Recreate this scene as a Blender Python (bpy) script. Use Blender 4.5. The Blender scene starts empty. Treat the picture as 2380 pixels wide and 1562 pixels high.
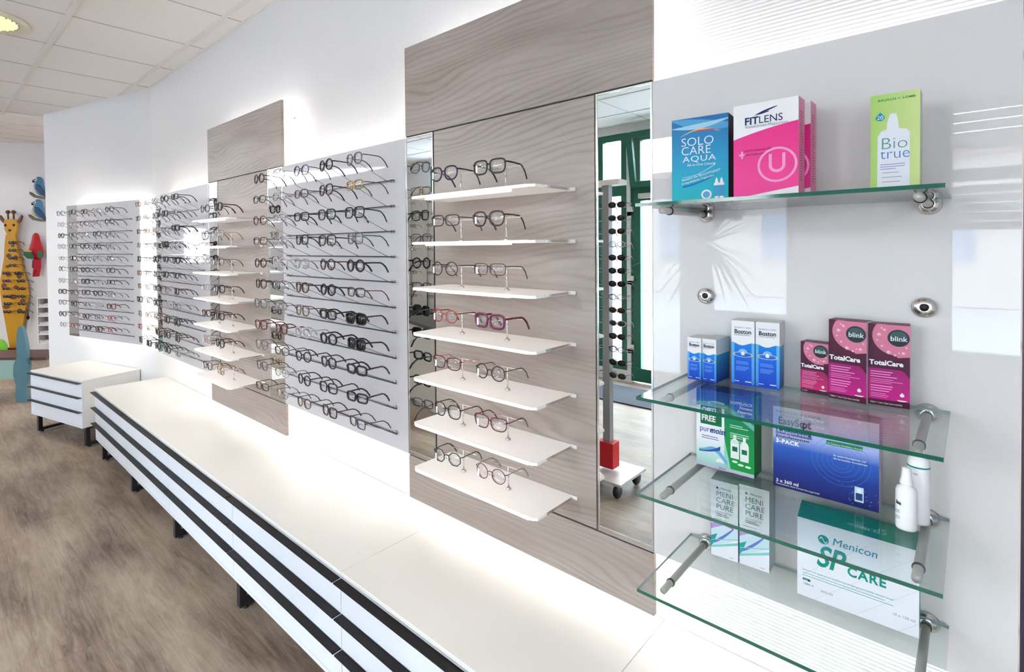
import bpy, bmesh, math, random
from mathutils import Vector, Matrix
PI = math.pi
random.seed(7)
SC = bpy.context.scene
COL = SC.collection
R = math.radians

# ------------------------------------------------------------------ camera, light, exposure
FPX, YAW, PITCH, ROLL, CY = 1236.314, 44.6484, 1.0089, -0.5987, -1.21402
cam = bpy.data.objects.new('camera', bpy.data.cameras.new('camera'))
COL.objects.link(cam)
_y, _p, _r = R(YAW), R(PITCH), R(ROLL)
fw = Vector((-math.sin(_y), math.cos(_y), 0)); rt = Vector((math.cos(_y), math.sin(_y), 0)); up = Vector((0, 0, 1))
fw2 = math.cos(_p)*fw - math.sin(_p)*up; up2 = math.sin(_p)*fw + math.cos(_p)*up
r3 = math.cos(_r)*rt + math.sin(_r)*up2; u3 = -math.sin(_r)*rt + math.cos(_r)*up2
mw = Matrix((r3, u3, -fw2)).transposed().to_4x4(); mw.translation = Vector((0, CY, 1.45))
cam.matrix_world = mw
cam.data.sensor_fit = 'HORIZONTAL'; cam.data.sensor_width = 36
cam.data.lens = FPX/2380*36
cam.data.shift_x = (1190-1045.0542)/2380
cam.data.shift_y = (594.2476-781)/2380
cam.data.clip_start = 0.02; cam.data.clip_end = 200
SC.camera = cam
SC.view_settings.view_transform = 'Standard'; SC.view_settings.look = 'None'
SC.view_settings.exposure = 0.96; SC.view_settings.gamma = 1.0; SC.view_settings.use_curve_mapping = False
SC.cycles.transparent_max_bounces = 24; SC.cycles.max_bounces = 10; SC.cycles.caustics_reflective = False
SC.cycles.caustics_refractive = False; SC.cycles.sample_clamp_indirect = 4.0; SC.cycles.use_denoising = True

world = bpy.data.worlds.new('daylight'); SC.world = world; world.use_nodes = True
_n = world.node_tree.nodes; _l = world.node_tree.links
_bg = _n['Background']; _bg.inputs[1].default_value = 17.0
_tc = _n.new('ShaderNodeTexCoord'); _sx = _n.new('ShaderNodeSeparateXYZ'); _cr = _n.new('ShaderNodeValToRGB')
_l.new(_tc.outputs['Generated'], _sx.inputs[0]); _l.new(_sx.outputs[2], _cr.inputs[0]); _l.new(_cr.outputs[0], _bg.inputs[0])
_cr.color_ramp.elements[0].color = (0.955, 0.965, 1.0, 1); _cr.color_ramp.elements[1].color = (0.80, 0.88, 1.0, 1)

def area(name, loc, rot, sx, sy, e, col=(1, 1, 1), portal=False):
    d = bpy.data.lights.new(name, 'AREA'); d.shape = 'RECTANGLE'; d.size = sx; d.size_y = sy; d.energy = e; d.color = col
    o = bpy.data.objects.new(name, d); COL.objects.link(o); o.location = loc; o.rotation_euler = rot
    if portal: d.cycles.is_portal = True
    return o
WY = -4.06
LED = 1.12           # strength of the backlit acrylic boxes
SHELF_LED = 1.5
# sky portals in the window openings (they emit nothing of their own)
area('sky_portal', (-1.5, WY-.03, 1.6), (R(90), 0, R(180)), 2.9, 1.8, 1, portal=True)
area('sky_portal', (1.0, WY-.03, 1.6), (R(90), 0, R(180)), 2.3, 1.8, 1, portal=True)
area('sky_portal', (-4.95, WY-.03, 1.6), (R(90), 0, R(180)), 1.3, 1.8, 1, portal=True)

# ------------------------------------------------------------------ materials
MATS = {}
def mat(name, col, rough=.5, metal=0., emis=None, es=0., coat=0., spec=.5, trans=0., alpha=1.):
    if name in MATS: return MATS[name]
    m = bpy.data.materials.new(name); m.use_nodes = True
    b = m.node_tree.nodes['Principled BSDF']
    b.inputs['Base Color'].default_value = (*col, 1); b.inputs['Roughness'].default_value = rough
    b.inputs['Metallic'].default_value = metal; b.inputs['Coat Weight'].default_value = coat
    b.inputs['Coat Roughness'].default_value = .03
    b.inputs['Specular IOR Level'].default_value = spec
    if emis: b.inputs['Emission Color'].default_value = (*emis, 1); b.inputs['Emission Strength'].default_value = es
    m.diffuse_color = (*col, 1)
    MATS[name] = m; return m
def nt(m): return m.node_tree.nodes, m.node_tree.links, m.node_tree.nodes['Principled BSDF']
def srgb(r, g, b):
    f = lambda c: (c/255/12.92) if c/255 <= .04045 else ((c/255+.055)/1.055)**2.4
    return (f(r), f(g), f(b))
def glassy(name, tint, ior=1.5, fac_scale=1.0):
    """thin clear sheet: fresnel mix of a tinted transparent and a mirror reflection"""
    m = bpy.data.materials.new(name); m.use_nodes = True; N = m.node_tree.nodes; L = m.node_tree.links
    N.remove(N['Principled BSDF']); out = N['Material Output']
    t = N.new('ShaderNodeBsdfTransparent'); t.inputs[0].default_value = (*tint, 1)
    g = N.new('ShaderNodeBsdfGlossy'); g.inputs['Roughness'].default_value = 0.0
    lw = N.new('ShaderNodeLayerWeight'); lw.inputs[0].default_value = .5      # schlick, the same from both sides
    f = N.new('ShaderNodeMath'); f.operation = 'POWER'; f.inputs[1].default_value = 5; L.new(lw.outputs['Facing'], f.inputs[0])
    f0 = ((ior-1)/(ior+1))**2*fac_scale
    mu = N.new('ShaderNodeMath'); mu.operation = 'MULTIPLY_ADD'; mu.inputs[1].default_value = 1-f0; mu.inputs[2].default_value = f0; mu.use_clamp = True
    mx = N.new('ShaderNodeMixShader')
    L.new(f.outputs[0], mu.inputs[0]); L.new(mu.outputs[0], mx.inputs[0]); L.new(t.outputs[0], mx.inputs[1]); L.new(g.outputs[0], mx.inputs[2]); L.new(mx.outputs[0], out.inputs[0])
    MATS[name] = m; return m
def noise_bump(m, scale, strength, dist=.002):
    N, L, b = nt(m); tc = N.new('ShaderNodeTexCoord'); n = N.new('ShaderNodeTexNoise'); n.inputs['Scale'].default_value = scale
    bp = N.new('ShaderNodeBump'); bp.inputs['Strength'].default_value = strength; bp.inputs['Distance'].default_value = dist
    L.new(tc.outputs['Object'], n.inputs['Vector']); L.new(n.outputs[0], bp.inputs['Height']); L.new(bp.outputs[0], b.inputs['Normal'])

def m_wood():
    m = mat('driftwood_laminate', (.4, .35, .32), .42); N, L, b = nt(m)
    tc = N.new('ShaderNodeTexCoord')
    def noise(scale, sc, det=4, ro=.5):
        mp = N.new('ShaderNodeMapping'); mp.inputs['Scale'].default_value = sc; L.new(tc.outputs['Object'], mp.inputs[0])
        n = N.new('ShaderNodeTexNoise'); n.inputs['Scale'].default_value = scale; n.inputs['Detail'].default_value = det; n.inputs['Roughness'].default_value = ro
        L.new(mp.outputs[0], n.inputs['Vector']); return n.outputs[0]
    def op(o, a, b_, c_=None):
        n = N.new('ShaderNodeMath'); n.operation = o
        for i_, q in enumerate((a, b_, c_)):
            if q is None: continue
            if isinstance(q, (int, float)): n.inputs[i_].default_value = q
            else: L.new(q, n.inputs[i_])
        return n.outputs[0]
    sx = N.new('ShaderNodeSeparateXYZ'); L.new(tc.outputs['Object'], sx.inputs[0])
    warp = noise(1.0, (.9, 1, 3.6), 2)                 # slow cathedral warp
    zz = op('MULTIPLY_ADD', warp, .30, sx.outputs[2])
    w2 = noise(1.0, (9, 1, 40), 3)
    zz = op('MULTIPLY_ADD', w2, .012, zz)
    ring = op('SINE', op('MULTIPLY', zz, 2*PI*56), 0)
    ring = op('POWER', op('MULTIPLY_ADD', ring, .5, .5), 3.0)
    dens = noise(1.0, (1.2, 1, 7), 2)
    ring = op('MULTIPLY', ring, op('SMOOTH_MIN', op('MULTIPLY', op('SUBTRACT', dens, .36), 4), 1.0, .2))
    fib = noise(1.0, (14, 1, 520), 4, .6)
    big = noise(1.0, (1.3, 1, 8), 3)
    v = op('MULTIPLY_ADD', ring, -.15, op('MULTIPLY_ADD', fib, .22, op('MULTIPLY', big, .75)))
    cr = N.new('ShaderNodeValToRGB'); L.new(v, cr.inputs[0])
    e = cr.color_ramp.elements; e[0].position = .16; e[0].color = (*srgb(118, 105, 98), 1); e[1].position = .66; e[1].color = (*srgb(176, 165, 158), 1)
    k = e.new(.42); k.color = (*srgb(153, 140, 132), 1)
    L.new(cr.outputs[0], b.inputs['Base Color']); return m
WOOD = m_wood()
def m_floor():
    m = mat('vinyl_oak_planks', (.3, .25, .2), .45, spec=.4); N, L, b = nt(m)
    tc = N.new('ShaderNodeTexCoord')
    br = N.new('ShaderNodeTexBrick'); br.inputs['Scale'].default_value = 1.0; br.inputs['Mortar Size'].default_value = .0008
    br.inputs['Brick Width'].default_value = 1.15; br.inputs['Row Height'].default_value = .185; br.offset = .37
    br.inputs['Color1'].default_value = (.1, .1, .1, 1); br.inputs['Color2'].default_value = (.9, .9, .9, 1); br.inputs['Mortar'].default_value = (.5, .5, .5, 1)
    L.new(tc.outputs['Object'], br.inputs[0])
    # every plank gets its own stretch of grain
    off = N.new('ShaderNodeVectorMath'); off.operation = 'MULTIPLY_ADD'; off.inputs[1].default_value = (7, 3, 0)
    L.new(br.outputs['Color'], off.inputs[0]); L.new(tc.outputs['Object'], off.inputs[2])
    def noise(src, scale, sc, det, ro=.5, di=0):
        mp = N.new('ShaderNodeMapping'); mp.inputs['Scale'].default_value = sc; L.new(src, mp.inputs[0])
        n = N.new('ShaderNodeTexNoise'); n.inputs['Scale'].default_value = scale; n.inputs['Detail'].default_value = det; n.inputs['Roughness'].default_value = ro; n.inputs['Distortion'].default_value = di
        L.new(mp.outputs[0], n.inputs['Vector']); return n.outputs[0]
    def mad(a, k, c):
        n = N.new('ShaderNodeMath'); n.operation = 'MULTIPLY_ADD'; n.inputs[1].default_value = k; L.new(a, n.inputs[0])
        if isinstance(c, float): n.inputs[2].default_value = c
        else: L.new(c, n.inputs[2])
        return n.outputs[0]
    big = noise(tc.outputs['Object'], 1.0, (1.6, 4.5, 1), 3)
    gr = noise(off.outputs[0], 1.0, (3.0, 30, 1), 9, .72, 1.4)
    fine = noise(off.outputs[0], 1.0, (22, 160, 1), 4, .6)
    v = mad(big, .75, mad(gr, .55, mad(fine, .14, -.12)))
    cr = N.new('ShaderNodeValToRGB'); L.new(v, cr.inputs[0]); e = cr.color_ramp.elements
    e[0].position = .38; e[0].color = (*srgb(76, 60, 53), 1); e[1].position = .82; e[1].color = (*srgb(178, 163, 149), 1)
    k = e.new(.51); k.color = (*srgb(122, 105, 93), 1); k = e.new(.64); k.color = (*srgb(152, 136, 122), 1)
    vo = N.new('ShaderNodeTexVoronoi'); vo.inputs['Scale'].default_value = 1.0; mp = N.new('ShaderNodeMapping'); mp.inputs['Scale'].default_value = (2.2, 5.5, 1); L.new(off.outputs[0], mp.inputs[0]); L.new(mp.outputs[0], vo.inputs['Vector'])
    kn = N.new('ShaderNodeMapRange'); kn.inputs[1].default_value = .04; kn.inputs[2].default_value = .13; kn.inputs[3].default_value = .55; kn.inputs[4].default_value = 0; L.new(vo.outputs['Distance'], kn.inputs[0])
    kx = N.new('ShaderNodeMixRGB'); kx.inputs[2].default_value = (*srgb(88, 70, 60), 1); L.new(kn.outputs[0], kx.inputs[0]); L.new(cr.outputs[0], kx.inputs[1])
    mx = N.new('ShaderNodeMixRGB'); mx.blend_type = 'MULTIPLY'; mx.inputs[2].default_value = (.72, .69, .66, 1)
    L.new(br.outputs['Fac'], mx.inputs[0]); L.new(kx.outputs[0], mx.inputs[1]); L.new(mx.outputs[0], b.inputs['Base Color'])
    bp = N.new('ShaderNodeBump'); bp.inputs['Strength'].default_value = .1; bp.inputs['Distance'].default_value = .002; L.new(gr, bp.inputs['Height']); L.new(bp.outputs[0], b.inputs['Normal'])
    return m
FLOOR = m_floor()
def m_wall():
    m = mat('white_wallpaper', srgb(232, 229, 228), .85); N, L, b = nt(m)
    tc = N.new('ShaderNodeTexCoord'); sx = N.new('ShaderNodeSeparateXYZ'); L.new(tc.outputs['Object'], sx.inputs[0])
    n = N.new('ShaderNodeTexNoise'); n.inputs['Scale'].default_value = 140; n.inputs['Detail'].default_value = 3; L.new(tc.outputs['Object'], n.inputs['Vector'])
    w = N.new('ShaderNodeMath'); w.operation = 'SINE'; k = N.new('ShaderNodeMath'); k.operation = 'MULTIPLY'; k.inputs[1].default_value = 2*PI/.0085
    L.new(sx.outputs[2], k.inputs[0]); L.new(k.outputs[0], w.inputs[0])
    gt = N.new('ShaderNodeMath'); gt.operation = 'GREATER_THAN'; gt.inputs[1].default_value = -.53; L.new(sx.outputs[0], gt.inputs[0])
    mx = N.new('ShaderNodeMixRGB'); L.new(gt.outputs[0], mx.inputs[0]); L.new(n.outputs[0], mx.inputs[1]); L.new(w.outputs[0], mx.inputs[2])
    bp = N.new('ShaderNodeBump'); bp.inputs['Strength'].default_value = .5; bp.inputs['Distance'].default_value = .0016
    L.new(mx.outputs[0], bp.inputs['Height']); L.new(bp.outputs[0], b.inputs['Normal']); return m
WALL = m_wall()
WALLP = mat('plaster_wall', srgb(228, 226, 227), .85); noise_bump(WALLP, 120, .2)
CEIL = mat('ceiling_tile', srgb(243, 237, 232), .95); noise_bump(CEIL, 160, .25)
TBAR = mat('ceiling_bar', srgb(232, 227, 222), .6)
GROOVE = mat('tile_joint', srgb(190, 184, 179), .9)
WHITE = mat('white_melamine', srgb(236, 234, 230), .42)
WHITEF = mat('daylight_tinted_white_front', srgb(232, 236, 244), .4)  # white fronts with the cool cast of window daylight mixed into the colour
BLACK = mat('black_steel', (.012, .012, .016), .35)
HANDLE = mat('dark_handle_strip', (.006, .0045, .006), .5, 0, spec=.25)
LINE = mat('grey_seam', srgb(120, 130, 150), .8)
GREY = mat('grey_glossy_panel', srgb(206, 203, 206), .03)
GLOSS = mat('white_glossy_panel', srgb(214, 211, 210), .012, spec=.5)
MIRROR = mat('mirror_glass', (.86, .9, .89), .0, 1.0)
CHROME = mat('chrome', (.75, .73, .72), .18, 1.0)
STEEL = mat('brushed_steel', (.66, .63, .61), .4, .45)
RUBBER = mat('black_rubber_ring', (.01, .01, .01), .5)
JOINT = mat('dark_joint', (.02, .018, .018), .6)
LEDBOX = mat('backlit_acrylic', srgb(250, 248, 244), .4, emis=(1., .955, .89), es=LED)
SHELFM = mat('frosted_white_acrylic', srgb(248, 244, 242), .25, emis=(1., .95, .9), es=.10)
SHELFE = mat('lit_shelf_edge', srgb(255, 250, 245), .3, emis=(1., .93, .86), es=SHELF_LED)
GREEN = mat('green_window_frame', srgb(12, 92, 72), .4)
GPANE = glassy('window_pane_glass', (.93, .97, .98), 1.45)
SHEET = glassy('clear_shelf_glass', (.955, .985, .972), 1.5, 1.15)
LENS = glassy('clear_lens', (.965, .965, .97), 1.5, 2.6)
SEDGE = mat('green_glass_edge', srgb(8, 84, 66), .08, spec=.8)
SEDGES = mat('pale_glass_edge', srgb(150, 178, 185), .1)
CLEARROD = mat('clear_grey_peg', srgb(150, 150, 158), .15)
RAILM = mat('dark_glass_rail', srgb(86, 88, 100), .12, .5)
SUNL = mat('dark_sun_lens', (.008, .008, .009), .06)
TAG = mat('white_price_tag', srgb(245, 245, 245), .6)

# ------------------------------------------------------------------ mesh helpers
class MB:
    def __init__(s): s.v = []; s.f = []; s.m = []; s.mats = []; s.sm = []
    def mi(s, m):
        if m not in s.mats: s.mats.append(m)
        return s.mats.index(m)
    def add(s, vs, fs, m, smooth=False):
        o = len(s.v); s.v += [tuple(v) for v in vs]; k = s.mi(m)
        for f in fs: s.f.append([i+o for i in f]); s.m.append(k); s.sm.append(smooth)
        return s
    def box(s, x0, x1, y0, y1, z0, z1, m):
        vs = [(x, y, z) for x in (x0, x1) for y in (y0, y1) for z in (z0, z1)]
        return s.add(vs, [(0, 1, 3, 2), (4, 6, 7, 5), (0, 4, 5, 1), (2, 3, 7, 6), (0, 2, 6, 4), (1, 5, 7, 3)], m)
    def prism(s, pts, z0, z1, m, axis='z', smooth=False):
        """extrude 2-D outline; axis z: pts=(x,y); axis y: pts=(x,z) between y=z0..z1"""
        n = len(pts)
        if axis == 'z': A = [(x, y, z0) for x, y in pts]; B = [(x, y, z1) for x, y in pts]
        elif axis == 'y': A = [(x, z0, y) for x, y in pts]; B = [(x, z1, y) for x, y in pts]
        else: A = [(z0, x, y) for x, y in pts]; B = [(z1, x, y) for x, y in pts]
        s.add(A+B, [tuple(range(n))[::-1], tuple(range(n, 2*n))], m)
        return s.add(A+B, [(i, (i+1) % n, n+(i+1) % n, n+i) for i in range(n)], m, smooth)
    def tube(s, path, r, m, n=6, closed=False, sq=None, cap=True, up=(0, 0, 1)):
        """sweep; r scalar or list; sq=(a,b) scales of the section along side / up"""
        P = [Vector(p) for p in path]; k = len(P); rings = []; U = Vector(up)
        for i, p in enumerate(P):
            if closed: d = P[(i+1) % k]-P[i-1]
            else: d = P[min(i+1, k-1)]-P[max(i-1, 0)]
            d.normalize(); sd = d.cross(U)
            if sd.length < 1e-3: sd = d.cross(Vector((1, 0, 0)))
            sd.normalize(); u = sd.cross(d).normalized(); rr = r[i] if isinstance(r, (list, tuple)) else r
            a, b = (sq or (1, 1))
            rings.append([p+sd*math.cos(2*PI*j/n)*rr*a+u*math.sin(2*PI*j/n)*rr*b for j in range(n)])
        vs = [v for g in rings for v in g]; fs = []
        for i in range(k if closed else k-1):
            a = i*n; b = ((i+1) % k)*n
            for j in range(n): fs.append((a+j, a+(j+1) % n, b+(j+1) % n, b+j))
        if cap and not closed: fs += [tuple(range(n))[::-1], tuple(range((k-1)*n, k*n))]
        return s.add(vs, fs, m, True)
    def lathe(s, prof, m, n=20, c=(0, 0, 0), axis='z'):
        vs = []; fs = []; k = len(prof)
        for (r, h) in prof:
            for j in range(n):
                a = 2*PI*j/n; x, y = r*math.cos(a), r*math.sin(a)
                vs.append({'z': (c[0]+x, c[1]+y, c[2]+h), 'y': (c[0]+x, c[1]+h, c[2]+y), 'x': (c[0]+h, c[1]+x, c[2]+y)}[axis])
        for i in range(k-1):
            for j in range(n): fs.append((i*n+j, i*n+(j+1) % n, (i+1)*n+(j+1) % n, (i+1)*n+j))
        fs += [tuple(range(n))[::-1], tuple(range((k-1)*n, k*n))]
        return s.add(vs, fs, m, True)
    def build(s, name, parent=None, loc=None, bevel=0, subsurf=0):
        me = bpy.data.meshes.new(name); me.from_pydata(s.v, [], s.f); me.update()
        for m in s.mats: me.materials.append(m)
        for p, k, q in zip(me.polygons, s.m, s.sm): p.material_index = k; p.use_smooth = q
        bm = bmesh.new(); bm.from_mesh(me); bmesh.ops.recalc_face_normals(bm, faces=bm.faces)
        bm.to_mesh(me); bm.free()
        o = bpy.data.objects.new(name, me); COL.objects.link(o)
        if parent: o.parent = parent
        if loc: o.location = loc
        if bevel:
            b = o.modifiers.new('bevel', 'BEVEL'); b.width = bevel; b.segments = 2; b.limit_method = 'ANGLE'
        if subsurf:
            b = o.modifiers.new('subsurf', 'SUBSURF'); b.levels = subsurf; b.render_levels = subsurf
        return o
def tag(o, label=None, cat=None, group=None, kind=None):
    if label: o['label'] = label
    if cat: o['category'] = cat
    if group: o['group'] = group
    if kind: o['kind'] = kind
    return o
def empty(name, label, cat, loc=(0, 0, 0), rz=0, group=None):
    o = bpy.data.objects.new(name, None); COL.objects.link(o); o.location = loc; o.rotation_euler = (0, 0, rz)
    o.empty_display_size = .05
    return tag(o, label, cat, group)
def struct(mb, name, **k): return tag(mb.build(name, **k), kind='structure')
ORD = ['first', 'second', 'third', 'fourth', 'fifth', 'sixth', 'seventh', 'eighth', 'ninth', 'tenth', 'eleventh', 'twelfth', 'thirteenth', 'fourteenth', 'fifteenth']

# ------------------------------------------------------------------ room
Xa, Xb, Xc, Xd, Xe, Xp = -3.155, -2.2845, -1.4092, -.5342, .0528, -4.095
T = .1086; ZT, ZB, ZJ, ZK = 2.136, .572, 1.8266, .7246; CZ = 2.703
A15 = R(15.5); C1 = Vector((-4.53, T)); EU = Vector((-math.cos(A15), -math.sin(A15))); EN = Vector((math.sin(A15), -math.cos(A15)))
C2 = C1+EU*1.645
struct(MB().box(-4.56, .0535, T, T+.14, 0, CZ, WALL), 'wall_main')
e = MB(); e.prism([tuple(C1), tuple(C2), tuple(C2-EN*.13), tuple(C1-EN*.13)], 0, CZ+.02, WALLP); struct(e, 'wall_end')
# nook and back wall, square to the sight line far behind the end wall
DB = 7.4
BC = Vector((0, CY, 0))+fw*DB
def bpt(u, z=0): return BC+rt*((u-1045.05)/FPX*DB)+Vector((0, 0, z))
bw = MB(); a = BC+rt*(-9.6); b = BC+rt*(-.2)
bw.prism([(a.x, a.y), (b.x, b.y), (b.x+fw.x*.1, b.y+fw.y*.1), (a.x+fw.x*.1, a.y+fw.y*.1)], 0, 3.2, WALLP); struct(bw, 'wall_back')
lw_ = MB(); lw_.box(-12.3, -12.15, -4.2, -2.0, 0, 1.1, WALLP); lw_.box(-12.3, -12.15, -4.2, -2.0, 1.9, 3.4, WALLP); lw_.box(-12.3, -12.15, -4.2, -3.45, 1.1, 1.9, WALLP); lw_.box(-12.3, -12.15, -2.95, -2.0, 1.1, 1.9, WALLP)
struct(lw_, 'wall_left')
struct(MB().box(-12.24, -12.20, -3.45, -2.95, 1.1, 1.16, mat('white_frame', (.8, .8, .8), .4)).box(-12.24, -12.20, -3.22, -3.18, 1.16, 1.9, MATS['white_frame']), 'window_5')
struct(MB().box(-4.72, -4.58, .26, 4.1, 0, 3.2, WALLP), 'wall_inner')
struct(MB().box(-14, 3, -4.2, 5, -.06, 0, FLOOR), 'floor')
cl = MB(); cl.box(-6.35, 3, -4.2, T+.14, CZ, CZ+.05, CEIL)
# the ceiling rises a little towards the far wall
cl.add([(-6.35, -4.2, CZ), (-6.35, T+.14, CZ), (-6.35, 5, CZ+.12), (-4.5, 5, CZ+.12), (-4.5, T+.14, CZ), (-13.5, 5, CZ+.55), (-13.5, -4.2, CZ+.55)],
       [(0, 1, 2, 5, 6), (1, 4, 3, 2)], CEIL)
ceiling = struct(cl, 'ceiling')
g = MB()
for y in [0.0-.6*i for i in range(0, 7)]:
    g.box(-6.35, 2.2, y-.014, y+.014, CZ-.006, CZ, TBAR)
for i in range(-3, 8):
    x = -2.89-.553*i
    if x < -6.3: continue
    g.box(x-.0025, x+.0025, -4.06, T, CZ-.0025, CZ, GROOVE)
g.box(-4.5, .05, T-.014, T, CZ-.01, CZ, TBAR)
for k in range(1, 8):      # joints on the rising part
    x = -6.35-.62*k; dz = (-6.35-x)/7.15*.55
    g.box(x-.003, x+.003, -4.0, .25, CZ+dz-.004, CZ+dz+.003, GROOVE)
g.build('ceiling_grid', ceiling)

# window wall behind the photographer (seen in the mirrors and the glossy panels)
ww = MB(); y0, y1 = WY-.16, WY
ops = [(-5.6, -4.3, .62, 2.60), (-2.95, -2.60, .12, 2.62), (-2.56, -1.96, .0, 2.62), (-1.90, -1.10, .77, 2.62), (-.17, 2.0, .60, 2.47)]
edges = [-13.6]
for (a_, b_, z0, z1) in ops: ww.box(edges[-1], a_, y0, y1, 0, CZ, WALLP); ww.box(a_, b_, y0, y1, z1, CZ, WALLP); (z0 > 0.01 and ww.box(a_, b_, y0, y1, 0, z0, WALLP)); edges.append(b_)
ww.box(edges[-1], 2.4, y0, y1, 0, CZ, WALLP)
struct(ww, 'wall_window')
struct(MB().box(2.25, 2.4, WY, .3, 0, CZ, WALLP), 'wall_right')
def window(n, x0, x1, z0, z1, splits_x=(), splits_z=(), name=None, fr=.055):
    root = bpy.data.objects.new(name or 'window_%d' % n, None); COL.objects.link(root); tag(root, kind='structure'); root.location = ((x0+x1)/2, WY-.05, z0)
    m = MB(); ox, oz = (x0+x1)/2, z0
    def bar(a, b, c, d, t=.03): m.box(a-ox, b-ox, -t, t, c-oz, d-oz, GREEN)
    bar(x0, x0+fr, z0, z1); bar(x1-fr, x1, z0, z1); bar(x0+fr, x1-fr, z0, z0+fr); bar(x0+fr, x1-fr, z1-fr, z1)
    for s_ in splits_x: bar(s_-fr/2, s_+fr/2, z0+fr, z1-fr, .029)
    for s_ in splits_z: bar(x0+fr, x1-fr, s_-fr*.8, s_+fr*.8, .028)
    m.build('window_frame', root)
    MB().box(x0-ox+fr*.5, x1-ox-fr*.5, -.004, .004, .03, z1-z0-.03, GPANE).build('pane', root)
    return root
window(1, -5.6, -4.3, .62, 2.60, (), (2.0,))
window(2, -2.95, -2.60, .12, 2.62, (), (2.02,), fr=.07)
window(3, -1.90, -1.10, .77, 2.62, (), (1.98,))
w4 = window(4, -.17, 2.0, .60, 2.47, (.28, 1.15), (1.92,))
dr = window(1, -2.56, -1.96, .02, 2.62, (), (1.98,), name='door_1', fr=.10)
MB().box(-.30, .30, -.035, .035, 0, .14, GREEN).build('kick_plate', dr)
hh = MB()
for z in (1.82, .38, 1.1): hh.box(-.335, -.27, .03, .055, z-.05, z, WHITE); hh.box(-.335, -.30, .03, .05, z-.09, z-.05, WHITE)
hh.build('hinge', dr)
MB().box(-.2, .3, .03, .08, 1.90, 1.95, STEEL).build('door_closer', dr)
# tilted transom sash above the door
ts = MB(); ts.box(-.29, .29, -.02, .02, 0, .06, GREEN); ts.box(-.29, -.23, -.02, .02, .06, .5, GREEN); ts.box(.23, .29, -.02, .02, .06, .5, GREEN); ts.box(-.29, .29, -.02, .02, .5, .56, GREEN)
ts = ts.build('transom_sash', dr, (0, .05, 2.02)); ts.rotation_euler = (R(-11), 0, 0)
MB().box(-.25, .25, -.003, .003, .04, .52, GPANE).build('pane', ts)
# slatted blinds at the top and middle of the right window, blind boxes beside them
bl = mat('pale_pink_blind', srgb(243, 232, 236), .7); wb = mat('white_roller_blind', srgb(250, 250, 250), .7, )
for n_, (x0, x1, z0, z1, slat) in enumerate([(-.12, .25, 2.08, 2.42, 1), (.31, 1.12, 1.98, 2.42, 0), (-.14, .25, 1.52, 1.84, 1), (.31, 1.12, 1.5, 1.86, 0)]):
    m = MB()
    if slat:
        for k in range(5):
            h = (z1-z0)/5; m.box(x0, x1, WY+.02, WY+.026, z0+h*k+.006, z0+h*(k+1), bl)
    else: m.box(x0, x1, WY+.02, WY+.026, z0, z1, wb)
    o = m.build('window_blind')
    tag(o, ['pale pink slatted blind reflected high in the white glossy panel', 'plain white blind reflected high at the right of the glossy panel',
            'pale pink slatted blind reflected below the upper slatted one', 'plain white blind reflected lower at the right of the glossy panel'][n_], 'blind')
# street outside
struct(MB().box(-30, 30, -60, WY-.16, -.12, -.02, mat('grey_street', srgb(150, 152, 156), .9)), 'trim_1')
bd = empty('street_building', 'pale building across the street seen only as a reflection', 'building', (-1, -15, 0))
MB().box(-13, 13, -4, 0, 0, 3.3, mat('pale_render', srgb(214, 206, 200), .9)).build('facade', bd)
MB().box(-13.3, 13.3, -4.3, .3, 3.3, 3.6, mat('roof_edge', srgb(120, 90, 84), .8)).build('roof', bd)
for i in range(9): MB().box(-11.5+2.8*i, -10.2+2.8*i, 0, .04, 1.0, 2.4, mat('building_window', srgb(90, 120, 150), .1)).build('window', bd)
# dark doorway edge at the far right
struct(MB().box(.0545, 1.2, .03, T+.14, 0, 2.3, mat('dark_door', srgb(34, 24, 44), .35)), 'door_2')
struct(MB().box(.0545, 2.4, .04, T+.14, 2.3, CZ, WALL), 'wall_above_door')
struct(MB().box(1.2, 2.4, .04, T+.14, 0, 2.3, WALL), 'wall_beside_door')
tag(MB().box(-2.75, -1.85, -3.85, -3.3, 0, .012, mat('dark_entrance_mat', srgb(52, 56, 66), .9)).build('door_mat'), 'dark entrance mat lying before the green door in the mirror', 'door mat')

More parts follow.
